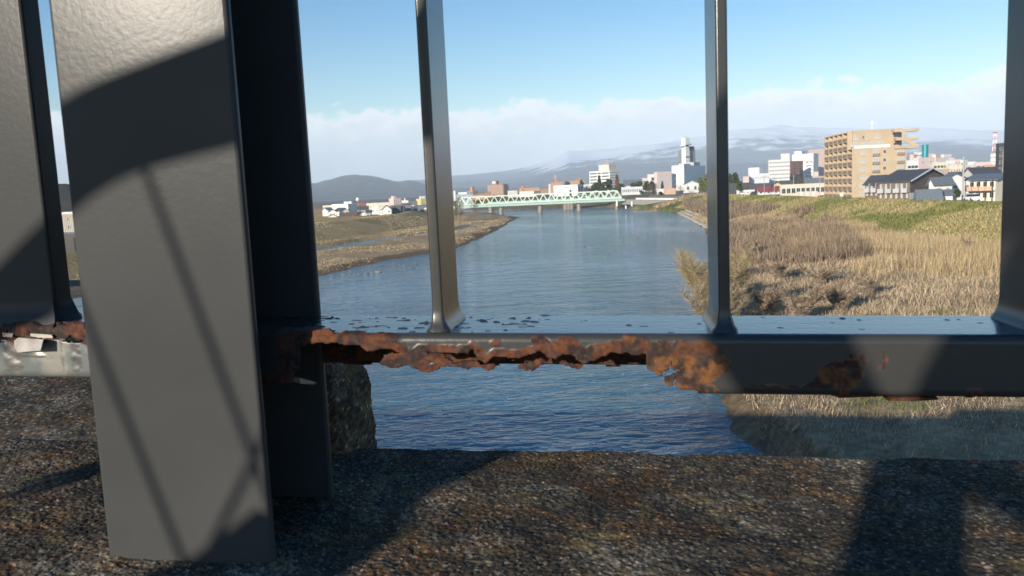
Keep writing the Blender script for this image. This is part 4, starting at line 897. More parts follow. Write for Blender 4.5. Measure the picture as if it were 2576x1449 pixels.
# tower
loc, W, D, H, phi = frame_of(Z3, 1818, 1930, 2088, 350, 860, 35)
rt = root('office_tower', loc, phi, 'dark glazed tower with tall white lift core and rooftop dishes', 'tower')
MB().box(0, W, 0, D, 0, H).build('wall', mat('tower_cladding', (0.10, 0.115, 0.12), (0.14, 0.16, 0.165), rough=0.4, scale=.3), rt)
wins(rt, 'R', W, H - 1, (3, 16, 'light', .5, .35), 20); wins(rt, 'L', D, H - 1, (4, 16, 'light', .5, .35), 20)
cw = W * .34
MB().box(-cw * .45, cw * .75, -cw * .5, cw * .6, 0, H * 1.0).box(-cw * .40, cw * .70, -cw * .45, cw * .55, H, H + 5).box(-cw * .45, cw * .75, -cw * .5, cw * .6, H + 5, H + 12.5).build('lift_core', WH, rt)
MB().box(-cw * .46, cw * .76, -cw * .52, -cw * .50 - .02, H * .80, H * .83).box(-cw * .46, cw * .5, -cw * .52, -cw * .5 - .02, H + 3.4, H + 5).build('core_band', DRK, rt)
MB().lathe([(0.2, -1.2), (2.6, 0), (2.6, .5)], 10, (-cw * .9, 0, H + 4)).lathe([(0.2, -1.2), (2.2, 0), (2.2, .5)], 10, (cw * 1.6, 0, H + 6)).build('dish', WHP, rt)
MB().box(cw, W - .5, .5, D - .5, H, H + 3.5).build('roof_plant', DRK, rt)
k = MB(); [k.bar((cw * .1 + i, 0, H + 12.5), (cw * .1 + i, 0, H + 14.5), .3) for i in (-2, 0, 2.4)]; k.build('aerial', GRY, rt)
rt, W, D, H = bld(Z3, 900, 912, 1262, 965, 640, 4, WH2, 'low white hall with row of tall dark openings near the bridge end', R=(12, 1, 'dark', .45, .6), depth=14, z0=1.5)
house(Z3, 1905, 1915, 2150, 905, 855, 600, 10, 'L', WH, mat('green_roof', (0.05, 0.22, 0.15), rough=.5), 'white shed with green edged gable roof below the broadcasting building', R=(2, 1, 'dark', .3, .4))
rt, W, D, H = bld(Z3, 1585, 1592, 1775, 985, 560, 3, SAL, 'salmon flat-roofed pavilion by the bare trees', depth=10); bld(Z3, 1478, 1484, 1612, 992, 580, 3, WH, 'white flat canopy attached to salmon pavilion', depth=8)
house(Z3, 940, 950, 1235, 900, 840, 720, 6, 'R', WH2, RF2, 'grey-roofed hall behind the evergreen trees')
for a in [
    (Z2, 1698, 2085, 2168, 490, 760, 55, WH, 'long white school-like block with small windows behind the truss', (9, 3, 'dark', .3, .3), (2, 1, 'dark', .5, .8)),
    (Z2, 2180, 2186, 2285, 490, 780, 4, WH2, 'white block half hidden by flowering bare tree', None, (4, 4, 'light', .4, .4)),
    (Z2, 1955, 1965, 2202, 425, 1150, 3, ORG, 'orange apartment block with two roof boxes beyond the dark trees', None, (8, 5, 'light', .5, .4)),
    (Z2, 1648, 1655, 1856, 450, 1050, 3, ORG, 'orange block with layered balconies and striped mast', None, (6, 9, 'light', .6, .35)),
    (Z2, 1618, 1622, 1648, 480, 1000, 3, WH, 'slim white stair tower beside orange layered block', None, None),
    (Z2, 1480, 1488, 1622, 550, 1200, 3, BRK, 'dull brick low block left of orange layered block', None, (7, 4, 'light', .5, .4)),
    (Z2, 1140, 1150, 1475, 545, 1000, 3, ORG, 'long orange hotel with small dome turret', None, (10, 4, 'light', .5, .4)),
    (Z2, 1148, 1155, 1382, 600, 860, 4, WH, 'white low block in front of orange dome hotel', None, (5, 2, 'light', .4, .2)),
    (Z2, 1375, 1382, 1485, 595, 900, 4, BRN, 'brown block at the right shoulder of orange hotel', None, (4, 3, 'light', .4, .3)),
    (Z2, 960, 968, 1116, 590, 900, 3, WH, 'clean white cube office right of brick tower block', None, (1, 5, 'band', .9, .25)),
    (Z2, 578, 585, 695, 610, 900, 8, BRK, 'brown mid-rise in front of the brick tower block', None, (4, 5, 'light', .5, .3)),
    (Z2, 398, 405, 582, 655, 780, 3, ORG, 'low orange block with one pale storefront band', None, (4, 2, 'light', .6, .3)),
    (Z2, 305, 400, 482, 590, 960, 40, ORG, 'orange block with chimney-like stair head', (3, 4, 'light'), (2, 4, 'dark')),
    (Z2, 125, 132, 395, 655, 720, 3, BLU, 'blue-grey low block above the bridge approach', None, (6, 2, 'dark', .4, .4)),
    (Z2, 165, 300, 400, 610, 820, 40, WH2, 'white jumbled block with roof units above blue-grey one', (3, 3, 'light'), (2, 3, 'light')),
    (Z2, 82, 86, 104, 590, 800, 3, WH, 'thin white tower beside blue-grey low block', None, None),
]:
    rt, W, D, H = bld(*a[:9], L=a[9], R=a[10], depth=14)
    if 'striped mast' in a[8]: MB().box(W * .32, W * .52, 2, 8, H, H + 4).build('roof_box', ORG, rt); lattice_mast(rt, W * .4, 5, H + 4, 6.2, 1.1)
    if 'dome' in a[8]: MB().lathe([(2, 0), (2, 1.6), (1.6, 2.6), (.8, 3.3), (.1, 3.7)], 12, (W * .2, 5, H)).build('turret', ORG, rt)
    if 'two roof boxes' in a[8]: MB().box(W * .45, W * .55, 2, 7, H, H + 3.4).box(W * .6, W * .72, 2, 7, H, H + 4.4).build('roof_box', ORG, rt)
    if 'chimney-like' in a[8]: MB().box(W * .0, W * .4, 1, 5, H, H + 5.2).build('roof_box', ORG, rt)
rt, W, D, H = bld(Z2, 632, 885, 965, 478, 1450, 48, BRK, 'tall brick apartment slab with balcony grid and rooftop sign box', L=(9, 10, 'light', .55, .35), R=(4, 10, 'light', .6, .3), z0=2)
MB().box(W * .1, W * .6, D * .45, D * .75, H, H + 6.8).build('roof_box', BRK, rt); MB().box(W * .1 - .3, W * .1 - .02, D * .50, D * .70, H + 2.4, H + 6).build('sign_panel', WHP, rt)
for r in range(10): MB().box(W * .05, W + 1.5, -1.5, -.02, 2 + r * (H - 2.5) / 10, 2.9 + r * (H - 2.5) / 10).build('balcony', BRK, rt)

# ---- left bank houses
for a in [
    ('b', Z1, 228, 452, 578, 462, 470, 55, WH, 'long white warehouse with shaded grey end wall', (5, 1, 'dark', .12, .3), None),
    ('b', Z1, 390, 396, 500, 430, 560, 4, WH, 'small white block on top of the white warehouse line', None, (3, 1, 'dark', .4, .5)),
    ('b', Z1, 575, 580, 692, 440, 620, 4, RED, 'dark red block beside the white ball aerial', None, (3, 3, 'dark', .4, .3)),
    ('b', Z1, 690, 700, 1015, 452, 600, 3, CRM, 'long low cream factory roofline behind the dark houses', None, (8, 1, 'light', .5, .3)),
    ('b', Z1, 1008, 1070, 1172, 385, 640, 28, PNK2, 'five-storey rose-grey flats on the left bank', (3, 5, 'light', .5, .4), (4, 5, 'dark', .6, .4)),
    ('b', Z1, 1172, 1180, 1270, 415, 620, 4, WH, 'white low flats with stubby roof tower', None, (4, 2, 'dark', .4, .3)),
    ('b', Z1, 1378, 1440, 1530, 392, 560, 30, YEL, 'yellow shop block with white rooftop sign on the left bank', (2, 2, 'light', .5, .3), (3, 1, 'light', .6, .4)),
    ('b', Z1, 765, 772, 870, 498, 450, 4, WH, 'bright white cube house above the gravel path', None, (2, 1, 'light', .3, .3)),
    ('b', Z1, 100, 110, 240, 485, 520, 3, CRM, 'pale low block behind the barn', None, (4, 1, 'light', .5, .3)),
    ('h', Z1, 105, 180, 250, 540, 505, 455, 30, 'R', WH, RF2, 'small white house with slate-blue roof left of barn'),
    ('h', Z1, 180, 186, 288, 560, 533, 440, 4, 'L', WH, RF1, 'white round-gabled barn among the left bank houses'),
    ('h', Z1, 128, 175, 300, 625, 600, 425, 8, 'L', WH, RF3, 'tiny white gable shed at the embankment edge'),
    ('h', Z1, 268, 355, 462, 545, 510, 445, 30, 'L', WH, RF1, 'white house with dark roof between barn and warehouse'),
    ('h', Z1, 378, 385, 565, 598, 580, 430, 2, 'R', RF3, RF3, 'low brown-roofed shed in front of the warehouse'),
    ('h', Z1, 572, 580, 720, 520, 490, 455, 5, 'R', BLU, RF1, 'dark house with black roof next to warehouse end'),
    ('h', Z1, 580, 610, 705, 590, 558, 432, 10, 'L', WH, RF1, 'little white gable before the dark house'),
    ('h', Z1, 700, 706, 765, 560, 540, 440, 4, 'R', BLU, RF1, 'low dark-roofed shed beside white cube house'),
    ('h', Z1, 860, 868, 940, 565, 545, 428, 4, 'R', WH, WH, 'white lean-to right of white cube house'),
    ('h', Z1, 905, 912, 1040, 530, 478, 440, -4, 'L', WH, RF1, 'white gable front of the big dark-roofed house'),
    ('h', Z1, 1035, 1042, 1160, 545, 478, 446, 2, 'R', BLU, RF1, 'big house with broad black roof sloping to the river'),
    ('h', Z1, 1140, 1195, 1220, 520, 478, 448, 60, 'L', WH, RF2, 'white gable end between two black roofs'),
    ('h', Z1, 1215, 1222, 1300, 545, 480, 455, 2, 'R', BLU, RF2, 'row house with slate-blue roof nearest white gable end'),
    ('h', Z1, 1300, 1306, 1380, 545, 488, 462, 2, 'R', BLU, RF1, 'middle row house with black roof'),
    ('h', Z1, 1378, 1384, 1470, 545, 498, 470, 2, 'R', BLU, RF2, 'last row house with slate-blue roof by the yellow shop'),
    ('h', Z1, 1280, 1288, 1382, 450, 418, 540, 3, 'R', WH, RF2, 'white two-storey house behind the row houses'),
    ('h', Z1, 1190, 1196, 1300, 470, 448, 520, 3, 'R', SAL, RF3, 'house with brown roof behind the row houses'),
    ('h', Z1, 1380, 1386, 1520, 492, 472, 500, 2, 'R', WH, RF2, 'white bungalow in front of yellow shop'),
]:
    if a[0] == 'b':
        rt, W, D, H = bld(*a[1:10], L=a[10], R=a[11], depth=10)
        if 'rooftop sign' in a[9]: MB().box(0, W * .8, 1, 2, H, H + 2.3).build('sign_panel', WHP, rt)
        if 'stubby' in a[9]: MB().box(W * .4, W * .55, 2, 5, H, H + 2.3).build('roof_box', WH, rt)
        if 'five-storey' in a[9]: MB().box(W * .1, W * .45, 2, 7, H, H + 2.4).build('roof_box', PNK2, rt)
    else: house(*a[1:13], R=(2, 1, 'mix', .3, .4))
T = at(*Z1(585, 390), 600); z0 = 5.2
rt = root('ball_aerial', (T[0], T[1], z0), 0, 'slim mast topped by a small white ball', 'mast'); MB().lathe([(.2, 0), (.12, T[2] - z0)], 6).build('mast_pole', POLE, rt)
bm = bmesh.new(); bmesh.ops.create_icosphere(bm, subdivisions=2, radius=1.4); me = bpy.data.meshes.new('ball'); bm.to_mesh(me); bm.free(); me.materials.append(WHP); obj('ball', me, rt, (0, 0, T[2] - z0))
# white striped building glimpsed left of the post, beyond the bay
rt, W, D, H = bld(zr, 160, 190, 330, 388, 330, 10, WH, 'white ribbed warehouse below the wooded knoll', R=None, depth=18)
for i in range(9): MB().box(W * i / 9, W * i / 9 + .25, -.25, -.01, .3, H - .3).build('rib', CRM, rt)
place_window(rt, 'R', W * .42, H * .72, .9, 1.3); place_window(rt, 'R', W * .45, H * .34, .9, 1.3)

# ================================================================== truss bridge
GRN = mat('pale_green_paint', (0.60, 0.72, 0.57), (0.68, 0.79, 0.64), rough=0.5, scale=.4); TRQ = mat('turquoise_paint', (0.36, 0.53, 0.49), rough=0.5); PIER = mat('pier_concrete', (0.30, 0.26, 0.21), (0.2, 0.17, 0.14), rough=.9, scale=.5)
YB = 515.0; xa = at(1150, 500, YB)[0]; xb = at(*Z3(905, 1100), YB)[0]; zb = at(1358, 512, YB)[2]; zt = at(1358, 488.5, YB)[2]
tb = root('truss_bridge', ((xa + xb) / 2, YB, 0), 0, 'pale green steel truss bridge crossing the river', 'bridge'); ox = (xa + xb) / 2
npan = 20; pw = (xb - xa) / npan
for j, yy in enumerate((0.0, 6.5)):
    MB().box(xa - ox + pw / 2, xb - ox - pw / 2, yy - .25, yy + .25, zt - .3, zt + .3).build('top_chord', GRN, tb)
    MB().box(xa - ox, xb - ox, yy - .25, yy + .25, zb + .9, zb + 1.4).build('bottom_chord', GRN, tb)
    for i in range(npan):
        x0 = xa - ox + i * pw
        MB().bar((x0, yy, zb + 1.2), (x0 + pw / 2, yy, zt), .34, .42).build('diagonal', GRN, tb); MB().bar((x0 + pw / 2, yy, zt), (x0 + pw, yy, zb + 1.2), .34, .42).build('diagonal', GRN, tb)
for i in range(npan): MB().bar((xa - ox + (i + .5) * pw, .3, zt), (xa - ox + (i + .5) * pw, 6.2, zt), .25).build('cross_brace', GRN, tb)
MB().box(xa - ox - 3, xb - ox + 2, .3, 6.2, zb + .5, zb + .85).build('deck', plain_conc, tb)
g = MB().box(xa - ox - 3, xb - ox + 2, -.9, -.3, zb - .7, zb + .55).build('girder', TRQ, tb)
for i in range(34): MB().box(-.08, .08, -1.05, -.9, zb - .7, zb + .55).build('stiffener', WH2, g, (xa - ox + (i + .5) * (xb - xa) / 34, 0, 0))
for xs_, wd in ((Z2(855, 0)[0], 2.2), (Z2(1485, 0)[0], 2.4), (Z2(2110, 0)[0], 2.4), (Z3(830, 0)[0], 1.6)):
    X = at(xs_, 525, YB + 2)[0] - ox
    k = MB(); prof = [(wd * .62, -2.5), (wd * .55, zb - 1.3), (wd * .7, zb - 1.0), (wd * .7, zb - .72)]
    k.lathe(prof, 12, (X, 2.5, 0)); k.build('pier', PIER, tb)
ab = root('arch_bridge', (at(*Z2(2100, 700), 575)[0], 575, 0), 0, 'turquoise arch bridge just behind the green truss', 'bridge'); ox2 = ab.location.x
for (x0, x1) in ((Z2(2245, 0)[0], Z3(640, 0)[0]), (Z2(1640, 0)[0], Z2(2240, 0)[0]), (Z3(645, 0)[0], Z3(900, 0)[0])):
    X0 = at(x0, 510, 575)[0] - ox2; X1 = at(x1, 510, 575)[0] - ox2; zd = zb + 1.5
    k = MB(); k.tube([(X0 + (X1 - X0) * t, 0, zd + 4.6 * 4 * t * (1 - t)) for t in np.linspace(0, 1, 14)], .35, 6); k.build('arch_rib', TRQ, ab)
    for t in np.linspace(.1, .9, 9): MB().bar((X0 + (X1 - X0) * t, 0, zd), (X0 + (X1 - X0) * t, 0, zd + 4.6 * 4 * t * (1 - t)), .16).build('hanger', TRQ, ab)
Xl = at(Z2(640, 0)[0], 510, 575)[0] - ox2; Xr = at(Z3(900, 0)[0], 510, 575)[0] - ox2
MB().box(Xl, Xr, -.6, 6, zb - .2, zb + 1.5).build('deck', TRQ, ab)
for xs_ in (Z2(690, 0)[0], Z2(1900, 0)[0], Z2(1950, 0)[0], Z2(2000, 0)[0]):
    X = at(xs_, 525, 575)[0] - ox2; k = MB().lathe([(1.7, -2), (1.6, zb - 2.8), (2.2, zb - 1.6), (2.2, zb - .22)], 12, (X, 2.5, 0)); k.build('pier', PIER, ab)
# flood wall with white guard rail to the right of the bridge, as separate panels
wl = root('flood_wall', (80, 500, 0), 0, 'grey concrete flood wall with white guard rail right of the truss bridge', 'wall')
P0 = at(*Z3(905, 1150), 520); P1 = at(*Z3(2320, 1160), 440); n = 16
for i in range(n):
    p = P0 + (P1 - P0) * i / n - np.array([80, 500, 0]); q = P0 + (P1 - P0) * (i + .985) / n - np.array([80, 500, 0])
    MB().bar((p[0], p[1], p[2] - 1.6), (q[0], q[1], q[2] - 1.6), .5, 3.2).build('wall_panel', plain_conc, wl)
    if i > 2: MB().bar((p[0], p[1], p[2] + .55), (q[0], q[1], q[2] + .55), .12, .9).build('guard_rail', WHP, wl)
for i, (x, y0, y1) in enumerate(((1070, 1180, 1245), (975, 1250, 1285), (830, 1170, 1240))):
    T = at(*Z3(x, y0), 480); z1 = at(*Z3(x, y1), 480)[2]; o = MB().lathe([(.45, z1 - .6), (.45, T[2] - .4), (.3, T[2])], 8).build('marker_post', WHP, None, (T[0], T[1], 0)); tag(o, 'white distance marker post on the bank right of the truss', 'post', 'marker posts')

# cars on the levee road
def car(x, y, rz, paint, label):
    z0 = float(height(np.array([x]), np.array([y]))[0]); rt = root('car', (x, y, z0), rz, label, 'car')
    MB().prism([(-2.1, .35), (2.1, .35), (2.15, .75), (1.3, .92), (-1.9, .98), (-2.15, .8)], -.82, .82).build('body', paint, rt)
    MB().prism([(-1.8, .97), (1.2, .93), (.55, 1.5), (-1.4, 1.52)], -.72, .72).build('cabin', GLS, rt); MB().prism([(-1.42, 1.5), (.57, 1.48), (.5, 1.56), (-1.35, 1.58)], -.73, .73).build('car_roof', paint, rt)
    for sx_ in (-1.3, 1.35):
        for sy_ in (-.8, .8): k = MB(); k.tube([(sx_, sy_ - .1, .33), (sx_, sy_ + .1, .33)], .33, 12); k.build('wheel', DRK, rt)
for yy, pm, lb in ((372, WHP, 'white car on the levee road before the dark hipped house'), (352, DRK, 'black car on the levee road before the red roof shop'), (172, WHP, 'white car parked on the levee road by the cream balcony house')): car(float(xc_right(yy)) + 2.6, yy, 1.5, pm, lb)
# ================================================================== hills and mountains
def band(name, nr, na, r0, r1, a0, a1, fn, m):
    r = np.linspace(r0, r1, nr); a = np.radians(np.linspace(a0, a1, na)); A, Rr = np.meshgrid(a, r)
    x = (Rr * np.sin(A)).ravel(); y = (Rr * np.cos(A)).ravel(); z = fn(x, y, Rr.ravel(), A.ravel())
    me = mesh(name, np.stack([x, y, z], 1), grid_faces(nr, na), m, smooth=True); return tag(obj(name, me), kind='structure')
def ridged(x, y, o, s):
    t = 0; A = 1; n = 0
    for i in range(o):
        t = t + A * (1 - np.abs(2 * vnoise(x * 2 ** i, y * 2 ** i, s + i) - 1)); n += A; A *= .5
    return t / n
def elev_of(px_, py_):     # tangent of the elevation and azimuth for ridge pixels
    r = np.array([ray(a, b) for a, b in zip(px_, py_)]); return np.arctan2(r[:, 0], r[:, 1]), r[:, 2] / np.hypot(r[:, 0], r[:, 1])
def mountain_material():
    m = bpy.data.materials.new('mountain_forest_snow_veil'); m.use_nodes = True; t = m.node_tree; b = t.nodes['Principled BSDF']; b.inputs['Roughness'].default_value = 1; b.inputs['Specular IOR Level'].default_value = 0
    g = t.nodes.new('ShaderNodeNewGeometry'); sx = t.nodes.new('ShaderNodeSeparateXYZ'); t.links.new(g.outputs['Position'], sx.inputs[0])
    nz = t.nodes.new('ShaderNodeTexNoise'); nz.inputs['Scale'].default_value = 0.0028; nz.inputs['Detail'].default_value = 9; nz.inputs['Roughness'].default_value = .62; t.links.new(g.outputs['Position'], nz.inputs['Vector'])
    ma = t.nodes.new('ShaderNodeMath'); ma.operation = 'MULTIPLY_ADD'; t.links.new(nz.outputs[0], ma.inputs[0]); ma.inputs[1].default_value = 1.5; sa = t.nodes.new('ShaderNodeAttribute'); sa.attribute_name = 'SnowVeil'; t.links.new(sa.outputs['Fac'], ma.inputs[2])
    mr = t.nodes.new('ShaderNodeMapRange'); mr.interpolation_type = 'SMOOTHSTEP'; t.links.new(ma.outputs[0], mr.inputs[0]); mr.inputs[1].default_value = 1.22; mr.inputs[2].default_value = 1.50; mr.inputs[4].default_value = .9
    mx = t.nodes.new('ShaderNodeMix'); mx.data_type = 'RGBA'; mx.inputs[6].default_value = (0.085, 0.095, 0.115, 1); mx.inputs[7].default_value = (0.78, 0.8, 0.84, 1)
    t.links.new(mr.outputs[0], mx.inputs[0]); t.links.new(mx.outputs[2], b.inputs['Base Color']); return m
ra, re_ = elev_of([-1200, 0, 700, 1100, 1200, 1290, 1380, 1430, 1520, 1620, 1720, 1830, 1950, 2060, 2180, 2300, 2420, 2576, 3200], [560, 520, 480, 458, 447, 436, 418, 396, 384, 370, 352, 334, 324, 326, 336, 341, 344, 345, 340])
def mtn(x, y, R_, A_):
    e_ = np.interp(A_, ra, re_); top = 11500 * e_ + 15
    t = (R_ - 5200) / (11500 - 5200); base = top * np.clip(t, 0, 1.15) ** 1.35
    rg = ridged(x / 2400, y / 2400, 5, 3) - .55
    z = base * (1 + .42 * rg * np.clip(t * 2.2, 0, 1)) + 260 * rg * np.clip(t * 3, 0, 1) * np.clip(1.15 - t, .1, 1)
    z = np.where(t <= 0, 0, np.maximum(z, 2)) * np.clip(t * 8, 0, 1)
    global SNOW_VEIL
    SNOW_VEIL = np.clip(z / np.maximum(top, 60), 0, 1.3) * sstep(top, 120, 420); return z  # snow cover, with extra white near the ridge painting in the veiling cloud
mt = band('mountains', 150, 620, 5000, 13000, -56, 52, mtn, mountain_material()); vcol(mt.data, np.repeat(SNOW_VEIL[:, None], 3, 1), 'SnowVeil')
forest = mat('far_forest', (0.05, 0.055, 0.045), (0.10, 0.085, 0.065), rough=1, scale=.012, detail=8, spec=0)
h1a, h1e = elev_of([-200, 300, 700, 800, 830, 860, 900, 930, 955, 985, 1005, 1025, 1040, 1060, 1085, 1130, 1200, 1300, 1400], [470, 466, 468, 464, 457, 451, 448.5, 450, 454, 461, 464, 459, 460, 466, 474, 480, 482, 479, 476])
def hill1(x, y, R_, A_):
    e_ = np.interp(A_, h1a, h1e); t = np.clip((R_ - 4400) / 2400, 0, 1); d = np.clip((8800 - R_) / 1800, 0, 1)
    return np.maximum(1, (6800 * e_ + 15) * (t * t * (3 - 2 * t)) * d + (60 * (ridged(x / 800, y / 800, 4, 9) - .5) + 12 * (fbm(x / 70, y / 70, 3, 19) - .5)) * t * d + 7.0)
band('left_hills', 80, 460, 4300, 8800, -42, 6, hill1, forest)
h2a, h2e = elev_of([-400, 0, 120, 150, 170, 200, 240, 320, 420], [480, 470, 466, 464, 463, 466, 474, 490, 505])
def hill2(x, y, R_, A_):
    e_ = np.interp(A_, h2a, h2e); t = np.clip((R_ - 500) / 200, 0, 1); d = np.clip((1000 - R_) / 200, 0, 1)
    return np.maximum(1, (720 * e_ + 15 - 5) * t * d + 5 + 5 * (fbm(x / 22, y / 22, 4, 9) - .5) * t)
band('wooded_knoll', 40, 160, 500, 1000, -46, -23, hill2, forest)

# ================================================================== plants
leafm = mat('plant_colours', None, attr='Col', rough=.9, scale=4, spec=.15)
def tris(name, P, col_, kind=None, label=None, cat=None, parent=None, loc=None, group=None):
    """P: (n,3,3) triangles"""
    n = len(P); v = P.reshape(-1, 3)
    if loc is not None: v = v - np.array(loc)
    me = mesh(name, v, np.arange(3 * n).reshape(n, 3), leafm); vcol(me, np.repeat(col_, 3, 0))
    o = obj(name, me, parent)
    if loc is not None and parent is None: o.location = Vector([float(q) for q in loc])
    return tag(o, label, cat, group, kind)
def blades(x, y, z, h, w_, lean, palette, jit=.35):
    n = len(x); th = rng.uniform(0, 2 * pi, n); ph = rng.uniform(0, 2 * pi, n); ln = lean * rng.uniform(.2, 1, n)
    side = np.stack([np.cos(th), np.sin(th), np.zeros(n)], 1) * (w_ / 2)[:, None]; base = np.stack([x, y, z], 1)
    tip = base + np.stack([np.cos(ph) * ln * h, np.sin(ph) * ln * h, h * np.sqrt(np.clip(1 - ln ** 2, .05, 1))], 1)
    P = np.stack([base - side, base + side, tip], 1)
    pal = np.array(palette); c = pal[rng.integers(0, len(pal), n)] * rng.uniform(1 - jit, 1 + jit, (n, 1)); return P, c
def scatter(n, x0, x1, y0, y1, keep):
    x = rng.uniform(x0, x1, n); y = rng.uniform(y0, y1, n); m = keep(x, y); return x[m], y[m]
def ygeo(n, y0, y1): return np.exp(rng.uniform(np.log(y0), np.log(y1), n))
STRAW = [(.45, .345, .22), (.37, .28, .175), (.28, .205, .125), (.54, .44, .30)]
GOLD = [(.49, .37, .20), (.41, .305, .165), (.54, .43, .26), (.33, .24, .135), (.28, .21, .13)]
BROWN = [(.27, .20, .14), (.21, .155, .11), (.32, .24, .155), (.16, .12, .085)]
TWIG = [(.27, .215, .165), (.33, .265, .20), (.20, .155, .12), (.38, .31, .23)]
def right_ok(x, y): return (x > xr_shore(y) + 1.2) & (x < xc_right(y) - 15)
# flattened dry grass over the whole near bank
n = 190000; y = ygeo(n, 36, 330); x = xr_shore(y) + .6 + rng.uniform(0, 1, n) * (xc_right(y) - 17 - xr_shore(y))
z = height(x, y); hh = np.minimum(.25 + .006 * y, 1.2) * rng.uniform(.5, 1.3, n); ww = .008 + .0007 * y
dens = fbm(x * .12, y * .12, 3, 61); m = dens > .33; 
P, c = blades(x[m], y[m], z[m] - .05, hh[m], ww[m] * rng.uniform(.6, 1.4, m.sum()), .95, STRAW); brown_patch = sstep(fbm(x[m] * .09, y[m] * .09, 3, 71), .45, .68)[:, None]
c = c * (1 - brown_patch * .3) + np.array((.13, .095, .055)) * brown_patch * .3  # random patches of browner straw
gm = (fbm(x[m] * .22, y[m] * .22, 3, 81) > .64) & (y[m] < 75); c[gm] = np.array((.15, .165, .05)) * rng.uniform(.7, 1.3, (gm.sum(), 1))
n = 6000; y2 = ygeo(n, 62, 170); x2 = xr_shore(y2) + 2 + rng.uniform(0, 1, n) * (xc_right(y2) - 20 - xr_shore(y2)); P3, c3 = blades(x2, y2, height(x2, y2) + .12, rng.uniform(.5, 1.3, n), .008 + .0005 * y2, .98, [(.50, .41, .28), (.44, .35, .23), (.56, .47, .34)], .2); P = np.concatenate([P, P3]); c = np.concatenate([c, c3])
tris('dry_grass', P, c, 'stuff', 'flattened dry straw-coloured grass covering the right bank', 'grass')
# golden reeds at the levee foot
n = 120000; y = rng.uniform(95, 260, n); x = xc_right(y) - 17 - rng.uniform(0, 1, n) ** 1.5 * np.interp(y, [95, 150, 260], [34, 26, 16]); m = fbm(x * .09, y * .06, 3, 91) > .40; x, y = x[m], y[m]
P, c = blades(x, y, height(x, y) - .05, rng.uniform(1.0, 2.8, len(x)), .02 + .0004 * y, .4, GOLD); tris('golden_reeds', P, c, 'stuff', 'tall golden reeds standing along the foot of the levee', 'reeds')
# dark brush belt beside the river
n = 60000; y = ygeo(n, 120, 420); t = rng.uniform(0, 1, n); x = xr_shore(y) + 3 + t * np.interp(y, [120, 200, 300, 420], [20, 30, 26, 12]); m = (fbm(x * .08, y * .05, 3, 101) > .42) & (x < xc_right(y) - 10); x, y = x[m], y[m]
P, c = blades(x, y, height(x, y) - .05, rng.uniform(1.0, 3.2, len(x)) * (.5 + fbm(x * .15, y * .1, 2, 103)), .06 + .0009 * y, .6, BROWN); tris('brush_belt', P, c, 'stuff', 'brown winter brush belt between the river edge and the reeds', 'brush')
# short grass on the levee slope
n = 60000; y = ygeo(n, 100, 420); x = xc_right(y) - rng.uniform(0, 18, n); nn = fbm(x * .11 + y * .02, y * .07, 4, 51)
P, c = blades(x, y, height(x, y) - .04, rng.uniform(.2, .5, n) * (1 + y * .002), .03 + .0012 * y, .8, [(.34, .28, .13), (.27, .24, .10), (.40, .32, .17)]); g = sstep(nn, .60, .42)[:, None] * .85; c = c * (1 - g) + np.array((.15, .165, .045)) * g
tris('levee_grass', P, c, 'stuff', 'short green and straw grass on the levee slope', 'grass')
# sparse tufts on the left bar
n = 50000; y = ygeo(n, 140, 420); x = xl_shore(y) - 1.5 - rng.uniform(0, 1, n) * np.interp(y, [140, 300, 420], [90, 70, 55]); dc_, t_ = seg_dist(x, y, CHAN); m = (fbm(x * .07, y * .04, 3, 111) > .47) & (dc_ > 5); x, y = x[m], y[m]
P, c = blades(x, y, height(x, y) - .04, rng.uniform(.1, .38, len(x)), .03 + .0009 * y, .8, [(.42, .33, .20), (.36, .27, .15), (.28, .21, .12), (.48, .38, .22)]); tris('bar_grass', P, c, 'stuff', 'sparse dry tufts over the left gravel bar and embankment', 'grass')
# gravel along the side channel
n = 2600; s_ = rng.uniform(0.3, 5.6, n); i0 = s_.astype(int); fr = (s_ - i0)[:, None]; Pc = CHAN[i0, :2] * (1 - fr) + CHAN[i0 + 1, :2] * fr; x = Pc[:, 0] + rng.normal(0, 1.2, n); y = Pc[:, 1] + rng.choice([1, 1, -1], n) * rng.uniform(3.2, 7.5, n)
P, c = blades(x, y, height(x, y), rng.uniform(.15, .4, n), rng.uniform(.3, .7, n), .3, [(.42, .4, .36), (.3, .28, .25), (.2, .18, .16)]); tris('channel_gravel', P, c, 'stuff', 'loose pale gravel lining the side channel', 'gravel')

